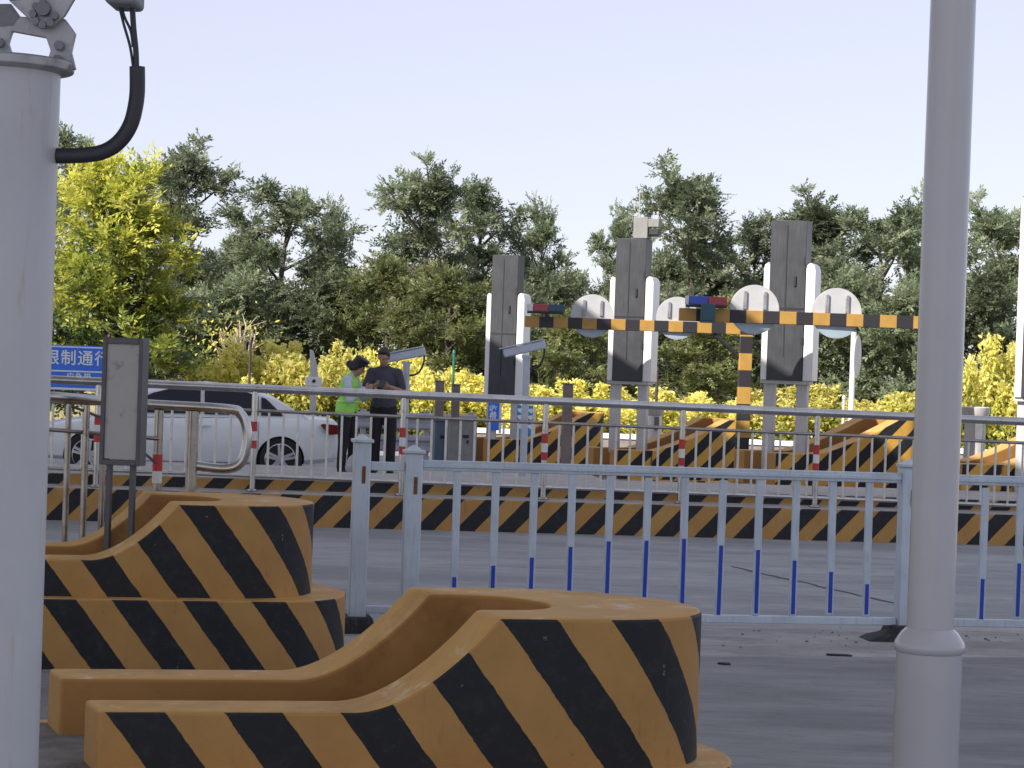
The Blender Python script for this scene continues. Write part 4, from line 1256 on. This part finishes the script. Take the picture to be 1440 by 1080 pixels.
def leaf_mesh(name, cen, tint, length, width, m, droop=.25, outward=None, nrm=None):
    n = len(cen)
    a = rng.normal(size=(n, 3)); a[:, 2] -= droop
    if outward is not None: a += outward
    a /= np.linalg.norm(a, axis=1)[:, None]
    if nrm is not None:
        nn_ = nrm + rng.normal(size=(n, 3)) * .42 + np.array([0, 0, .35]); nn_ /= np.linalg.norm(nn_, axis=1)[:, None]
        a = a - nn_ * (a * nn_).sum(1)[:, None]; a /= np.linalg.norm(a, axis=1)[:, None] + 1e-6
        b = np.cross(nn_, a)
    else:
        b = np.cross(a, rng.normal(size=(n, 3)))
    b /= np.linalg.norm(b, axis=1)[:, None] + 1e-6
    l = length * rng.uniform(.6, 1.3, (n, 1)); w = width * rng.uniform(.7, 1.3, (n, 1))
    v = np.stack([cen - a * l / 2, cen + b * w / 2, cen + a * l / 2, cen - b * w / 2], 1).reshape(-1, 3)
    me = bpy.data.meshes.new(name)
    me.vertices.add(4 * n); me.vertices.foreach_set('co', v.astype(np.float32).ravel())
    me.loops.add(4 * n); me.loops.foreach_set('vertex_index', np.arange(4 * n, dtype=np.int32))
    me.polygons.add(n); me.polygons.foreach_set('loop_start', np.arange(0, 4 * n, 4, dtype=np.int32))
    me.update(calc_edges=True); me.validate()
    at_ = me.attributes.new('tint', 'FLOAT', 'POINT'); at_.data.foreach_set('value', np.repeat(np.clip(tint, 0, 1), 4).astype(np.float32))
    me.materials.append(m)
    return me


def leaf_quads(name, cen, a, nr, tint, asp, m):
    """folded leaves: axis a (with length), normal nr, width = asp * length"""
    n = len(cen); ln = np.linalg.norm(a, axis=1)[:, None]
    b = np.cross(nr, a); b /= np.linalg.norm(b, axis=1)[:, None] + 1e-6
    b *= ln * asp * .5
    v = np.stack([cen - a * .5, cen + b - a * .08, cen + a * .5, cen - b - a * .08], 1).reshape(-1, 3)
    me = bpy.data.meshes.new(name)
    me.vertices.add(4 * n); me.vertices.foreach_set('co', v.astype(np.float32).ravel())
    me.loops.add(4 * n); me.loops.foreach_set('vertex_index', np.arange(4 * n, dtype=np.int32))
    me.polygons.add(n); me.polygons.foreach_set('loop_start', np.arange(0, 4 * n, 4, dtype=np.int32))
    me.update(calc_edges=True); me.validate()
    at_ = me.attributes.new('tint', 'FLOAT', 'POINT'); at_.data.foreach_set('value', np.repeat(np.clip(tint, 0, 1), 4).astype(np.float32))
    me.materials.append(m)
    return me


def make_tree(H, width, base, leaves, fm, leaf=(.125, .055), limbs=9, seed=0, yellow=False, narrow=.8, cone=False, bark='bark'):
    """returns (crown mesh, trunk mesh)"""
    rs = random.Random(seed)
    t = MB(); tips = []
    top = H * .88
    tr = [Vector((0, 0, 0))]
    for k in range(1, 7): tr.append(Vector((rs.uniform(-.05, .05) * H * .25, rs.uniform(-.05, .05) * H * .25, top * k / 6)))
    r0 = .022 * H
    t.tube(tr, [r0 * (1 - .82 * k / 6) for k in range(7)], 8)
    for i in range(limbs):
        f = (i + .5) / limbs
        z = base + (top - base) * (f ** .9) * .98
        k = min(5, int(z / top * 6)); o = tr[k] + (tr[k + 1] - tr[k]) * (z / top * 6 - k)
        az = i * 2.4 + rs.uniform(-.5, .5)
        env = math.sin(PI * min(1, (.22 + .70 * f))) ** narrow
        if cone: env = 1.0 - .62 * f
        ln = width * .43 * env * rs.uniform(.65, 1.12)
        rise = rs.uniform(.25, .75) * ln + .12 * H * f
        e = o + Vector((math.cos(az) * ln, math.sin(az) * ln, rise * .9))
        mid = (o + e) / 2 + Vector((rs.uniform(-.1, .1), rs.uniform(-.1, .1), -.06 * ln))
        t.tube([o, mid, e], [r0 * .34, r0 * .2, r0 * .06], 6)
        tips.append((e, (e - mid).normalized(), 1.0))
        for j in range(5):
            s = rs.uniform(.25, .95); q = o + (mid - o) * (2 * s) if s < .5 else mid + (e - mid) * (2 * s - 1)
            d = Vector((rs.gauss(0, 1), rs.gauss(0, 1), rs.uniform(-.2, 1.0))).normalized()
            e2 = q + d * ln * rs.uniform(.3, .6)
            t.tube([q, e2], [r0 * .1, r0 * .03], 5)
            tips.append((e2, d, rs.uniform(.6, 1.1))); tips.append(((q + e2) / 2, d, .7))
    for k in range(4): tips.append((tr[-1] + Vector((rs.gauss(0, .13), rs.gauss(0, .13), rs.uniform(-.05 * H, H * .06))), Vector((0, 0, 1)), .6))
    A_ = []; C_ = []; NR = []; TN = []
    ntw = max(3, int(leaves / 13 / len(tips)))
    zlo, zhi = base * .8, H; ctr = Vector((0, 0, H * .5))
    for e, d, w in tips:
        c0_ = rs.uniform(.1, .9); rad = (.085 * width + .10) * w ** .5 * rs.uniform(.75, 1.25)
        for q in range(max(2, int(ntw * w))):
            td = (d * .55 + Vector((rs.gauss(0, 1), rs.gauss(0, 1), rs.gauss(.25, .8))).normalized()).normalized()
            b0 = e + Vector((rs.gauss(0, 1), rs.gauss(0, 1), rs.gauss(0, .8))) * rad * .28
            tl = rad * rs.uniform(.8, 1.5); e2 = b0 + td * tl - Vector((0, 0, .12 * tl))
            t.tube([b0, e2], [.006, .002], 3, caps=False)
            sd = td.cross(Vector((rs.gauss(0, .6), rs.gauss(0, .6), 1))).normalized(); nn_ = sd.cross(td)
            n = 13
            for k in range(n):
                f = .12 + .88 * k / (n - 1); sg = 1 if k % 2 else -1
                ld = (td * rs.uniform(.3, .9) + sd * sg * rs.uniform(.5, 1.0) + nn_ * rs.gauss(0, .3)).normalized()
                ll = leaf[0] * rs.uniform(.7, 1.2); p = b0 + (e2 - b0) * f + ld * ll * .5
                if k == n - 1: ld = td; p = e2 + td * ll * .5
                if p.z < base * .4: continue
                A_.append(ld * ll); C_.append(p)
                NR.append((nn_ if nn_.z > 0 else -nn_) + Vector((rs.gauss(0, .3), rs.gauss(0, .3), rs.gauss(0, .3))))
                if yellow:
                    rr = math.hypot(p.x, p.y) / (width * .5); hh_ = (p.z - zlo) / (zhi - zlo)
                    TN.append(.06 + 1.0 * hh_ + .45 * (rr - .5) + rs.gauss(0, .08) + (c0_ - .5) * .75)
                else: TN.append(c0_ + rs.gauss(0, .12))
    return leaf_quads('crown', np.array(C_), np.array(A_), np.array(NR), np.array(TN), leaf[1] / leaf[0], fm), t.mesh('trunk', MT[bark])


def make_shrub(H, width, leaves, fm, leaf=(.11, .05), seed=0, stems=26):
    rs = random.Random(seed); t = MB(); cs = []; tn = []; ow = []
    for i in range(stems):
        az = rs.uniform(0, 2 * PI); rr = width * .5 * math.sqrt(rs.random())
        b0 = Vector((math.cos(az) * rr * .4, math.sin(az) * rr * .4, 0)); h = H * rs.uniform(.62, 1.04) * (1 - .3 * (rr / (width * .5)) ** 2)
        e = Vector((math.cos(az) * rr * 1.05, math.sin(az) * rr * 1.05, h)); mid = (b0 + e) / 2 + Vector((math.cos(az), math.sin(az), 0)) * .04
        t.tube([b0, mid, e], [.014, .01, .004], 5)
        n = leaves // stems; s = rng.random(n) ** .7
        base = np.outer(1 - s, np.array(b0)) + np.outer(s, np.array(e))
        p = base + rng.normal(size=(n, 3)) * np.array([.11, .11, .07]) * (1.25 - .75 * s)[:, None]
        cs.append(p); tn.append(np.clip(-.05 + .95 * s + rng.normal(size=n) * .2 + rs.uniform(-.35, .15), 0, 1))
    cen = np.concatenate(cs); keep = cen[:, 2] > .02
    return leaf_mesh('foliage', cen[keep], np.concatenate(tn)[keep], leaf[0], leaf[1], fm, droop=-.5), t.mesh('stems', MT['bark'])


F_DARK = foliage('dark_green_leaves', [(.085, .120, .070), (.155, .20, .112), (.235, .28, .165), (.32, .36, .24)])
F_OLIVE = foliage('olive_leaves', [(.08, .105, .042), (.15, .185, .065), (.225, .25, .095), (.31, .33, .15)])
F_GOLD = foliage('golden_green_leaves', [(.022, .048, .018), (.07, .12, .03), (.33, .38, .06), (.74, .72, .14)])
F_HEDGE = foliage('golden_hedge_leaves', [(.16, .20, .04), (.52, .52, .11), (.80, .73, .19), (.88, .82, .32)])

protos = [make_tree(7.0, 3.6, 1.2, 27000, F_DARK, seed=3, limbs=13), make_tree(6.6, 3.0, 1.0, 23000, F_DARK, seed=8, limbs=12, narrow=1.1), make_tree(7.2, 3.2, 1.6, 25000, F_DARK, seed=15, limbs=13, narrow=.7),
          make_tree(5.0, 3.6, .3, 26000, F_OLIVE, seed=21, limbs=12), make_tree(5.9, 4.2, .35, 46000, F_GOLD, (.14, .062), seed=33, limbs=20, yellow=True, cone=True),
          make_tree(4.2, 3.6, .15, 26000, F_DARK, seed=27, limbs=12)]
PH = [7.0, 6.6, 7.2, 5.0, 5.9, 4.2]; PW = [3.6, 3.0, 3.2, 3.6, 4.2, 3.6]


def plant(pi, px, ptop, Y, label, name='broadleaf_tree', cat='tree', group='trees beyond the toll lanes', wpx=None, rz=None, kw=1.0, gz=0):
    zt = at(px, ptop, Y).z - gz
    s = zt / (PH[pi] * 1.0)
    sx = s if wpx is None else (wpx * Y / FPX) / PW[pi]
    o = thing(name, (gx(px, Y, zt * .6), Y, gz), label, cat, rz if rz is not None else random.uniform(0, 6.28), group)
    o.scale = (sx, sx, s)
    for nm, me in (('crown', protos[pi][0]), ('trunk', protos[pi][1])):
        c = bpy.data.objects.new(nm, me); COL.objects.link(c); c.parent = o
    return o


TR = [(0, 105, 190, 62, 190, 'tall dark tree rising behind the golden tree at the left'),
      (2, 248, 206, 58, 190, 'tall dark tree just right of the golden tree'),
      (0, 400, 262, 57, 215, 'broad dark tree above the boot of the white car'),
      (1, 462, 285, 60, 95, 'dark tree with an open right side next to the sky gap'),
      (2, 600, 236, 56, 180, 'tallest tree in the middle, left of the left lane board'),
      (0, 672, 262, 60, 190, 'dark tree rising straight behind the left lane board'),
      (1, 760, 284, 62, 95, 'slim pale tree above the red and teal light bar'),
      (1, 868, 294, 60, 100, 'slim dark tree just left of the middle lane board'),
      (2, 968, 240, 57, 185, 'tall pointed tree right of the middle lane board'),
      (0, 1058, 312, 60, 150, 'lower dark tree above the gantry post'),
      (2, 1150, 280, 59, 190, 'dark tree behind the top of the tallest lane board'),
      (0, 1235, 292, 57, 210, 'wide dark tree above the edge-on round sign'),
      (1, 1300, 268, 60, 150, 'dark tree with its tip touching the thick white pole'),
      (2, 1402, 286, 58, 160, 'dark tree between the thick white pole and the right edge'),
      (0, 330, 330, 63, 160, 'dark tree filling the gap over the bare shrub')]
for pi, px, pt, Y, w, lab in TR: plant(pi, px, pt, Y, lab, wpx=w)
UN = [(5, 290, 372, 64, 200, 'dark low tree far behind the bare shrub, left of it'), (5, 500, 395, 64, 190, 'dark low tree far behind the person in the vest'), (5, 590, 380, 65, 200, 'dark low tree far behind the left box camera'), (5, 835, 405, 65, 190, 'dark low tree far behind the left round sign'), (5, 955, 375, 65, 190, 'dark low tree far behind the second round sign'), (5, 1110, 370, 65, 200, 'dark low tree far behind the tallest board'),
      (5, 330, 395, 55, 190, 'dark low tree behind the bare shrub'), (3, 545, 372, 55, 190, 'olive low tree above the two standing people'), (3, 630, 385, 53, 190, 'olive low tree above the two brown posts'),
      (5, 445, 390, 56, 200, 'dark low tree above the raised barrier arm'), (5, 770, 395, 56, 170, 'dark low tree behind the red and teal light bar'), (3, 800, 440, 52, 150, 'olive bush below the left round sign'),
      (3, 985, 430, 53, 170, 'olive bush with pale stems left of the gantry post'), (5, 900, 380, 58, 180, 'dark low tree behind the middle lane board'), (5, 1040, 400, 57, 190, 'dark low tree behind the gantry post'),
      (5, 1180, 390, 55, 210, 'dark low tree behind the round sign right of the tallest board'), (5, 1270, 410, 54, 190, 'dark low tree left of the thick white pole'), (5, 1385, 400, 56, 200, 'dark low tree behind the right yellow shrub'),
      (5, 700, 400, 58, 190, 'dark low tree behind the left lane board'), (5, 215, 400, 54, 210, 'dark low tree behind the grey sign box')]
for pi, px, pt, Y, w, lab in UN: plant(pi, px, pt, Y, lab, wpx=w, group='low trees under the tall trees')
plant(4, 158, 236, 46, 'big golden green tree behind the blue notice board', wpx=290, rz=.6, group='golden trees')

shrubs = [make_shrub(1.9, 2.2, 9500, F_HEDGE, seed=s) for s in (1, 2, 3)]


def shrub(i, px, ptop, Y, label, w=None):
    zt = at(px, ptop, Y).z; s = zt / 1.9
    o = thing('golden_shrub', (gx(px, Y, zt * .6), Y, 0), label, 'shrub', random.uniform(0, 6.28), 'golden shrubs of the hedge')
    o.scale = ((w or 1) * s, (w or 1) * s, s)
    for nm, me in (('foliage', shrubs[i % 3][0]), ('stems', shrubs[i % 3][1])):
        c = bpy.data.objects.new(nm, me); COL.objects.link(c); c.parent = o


SH = [(312, 498, 48.5, 'golden shrub behind the car roof, below the bare shrub'), (365, 478, 48, 'golden shrub right of the thin dark post'), (410, 486, 49, 'golden shrub left of the raised barrier arm'), (458, 482, 47.5, 'golden shrub right of the raised barrier arm'),
      (505, 505, 49, 'golden shrub behind the black cap'), (555, 498, 48, 'golden shrub behind the man in the dark t-shirt'), (595, 500, 47.5, 'golden shrub right of the left box camera'), (640, 522, 48.5, 'golden shrub behind the green post'),
      (690, 535, 48, 'golden shrub behind the left lane board legs'), (740, 532, 48.5, 'golden shrub behind the right box camera pole'), (775, 540, 47.5, 'golden shrub between camera pole and lone brown post'), (825, 534, 48, 'golden shrub right of the lone brown post'),
      (880, 545, 48.5, 'golden shrub between the legs of the middle board'), (935, 542, 47.5, 'golden shrub behind the small pale bollard'), (985, 552, 48, 'golden shrub left of the gantry post'), (1030, 550, 48.5, 'golden shrub behind the gantry post'),
      (1085, 545, 48, 'golden shrub between the legs of the tallest board'), (1135, 540, 47.5, 'golden shrub just right of the tallest board'), (1185, 560, 48, 'golden shrub at the foot of the edge-on round sign'), (1240, 548, 48.5, 'golden shrub left of the thick white pole'), (1290, 552, 48, 'golden shrub partly behind the thick white pole'),
      (1352, 540, 47.5, 'golden shrub behind the pale grey bin')]
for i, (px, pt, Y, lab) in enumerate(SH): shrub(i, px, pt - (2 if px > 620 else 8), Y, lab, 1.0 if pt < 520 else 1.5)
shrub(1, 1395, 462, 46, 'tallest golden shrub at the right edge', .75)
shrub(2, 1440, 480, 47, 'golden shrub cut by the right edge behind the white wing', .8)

# bare shrub
bt = MB(); rs = random.Random(5)
for i in range(26):
    az = rs.uniform(0, 6.28); h = rs.uniform(1.3, 2.7); rr = rs.uniform(.1, .7)
    b0 = Vector((rs.gauss(0, .06), rs.gauss(0, .06), 0)); e = Vector((math.cos(az) * rr, math.sin(az) * rr, h)); m_ = (b0 + e) / 2 + Vector((math.cos(az), math.sin(az), 0)) * -.08
    bt.tube([b0, m_, e], [.03, .022, .010], 5)
    for j in range(3):
        s = rs.uniform(.5, .95); q = m_ + (e - m_) * s; bt.tube([q, q + Vector((rs.gauss(0, .2), rs.gauss(0, .2), rs.uniform(.15, .4)))], [.012, .005], 4)
bsr = thing('bare_shrub', (gx(338, 50.5, 2), 50.5, 0), 'bare pale twiggy shrub above the yellow hedge', 'shrub')
bt.build('stems', MT['twig'], bsr, fix=False)
pz = rng.normal(size=(320, 3)) * np.array([.5, .5, .35]) + np.array([-.3, 0, 2.2])
o = bpy.data.objects.new('foliage', leaf_mesh('foliage', pz, rng.uniform(.3, .9, 320), .12, .05, F_HEDGE)); COL.objects.link(o); o.parent = bsr

# ------------------------------------------------------------------ toll canopy overhead: the roof that shades the lanes
nn = Vector((.932, .362, 0)); pp = Vector((-.362, .932, 0))
CE, TE, ZC = 4.1, 33.8, 9.0


def cn_(c, t): q = nn * c + pp * t; return (q.x, q.y)


can = thing('toll_canopy', (0, 0, 0), 'wide flat toll canopy roof over the lanes, above the picture', 'canopy')
MB().prism([cn_(-17.5, -4.5), cn_(CE, -4.5), cn_(CE, TE), cn_(-17.5, TE)], ZC, ZC + .35, plane='XY').build('roof', MT['canopy'], can)
for t in (-3, 12, 30):
    for c in (-15,):
        x, y = cn_(c, t); MB().lathe([(.4, 0), (.4, ZC)], (x, y, 0), 24).build('column', MT['col'], can)
x, y = cn_(2, -3.5); MB().lathe([(.4, 0), (.4, ZC)], (x, y, 0), 24).build('column', MT['col'], can)
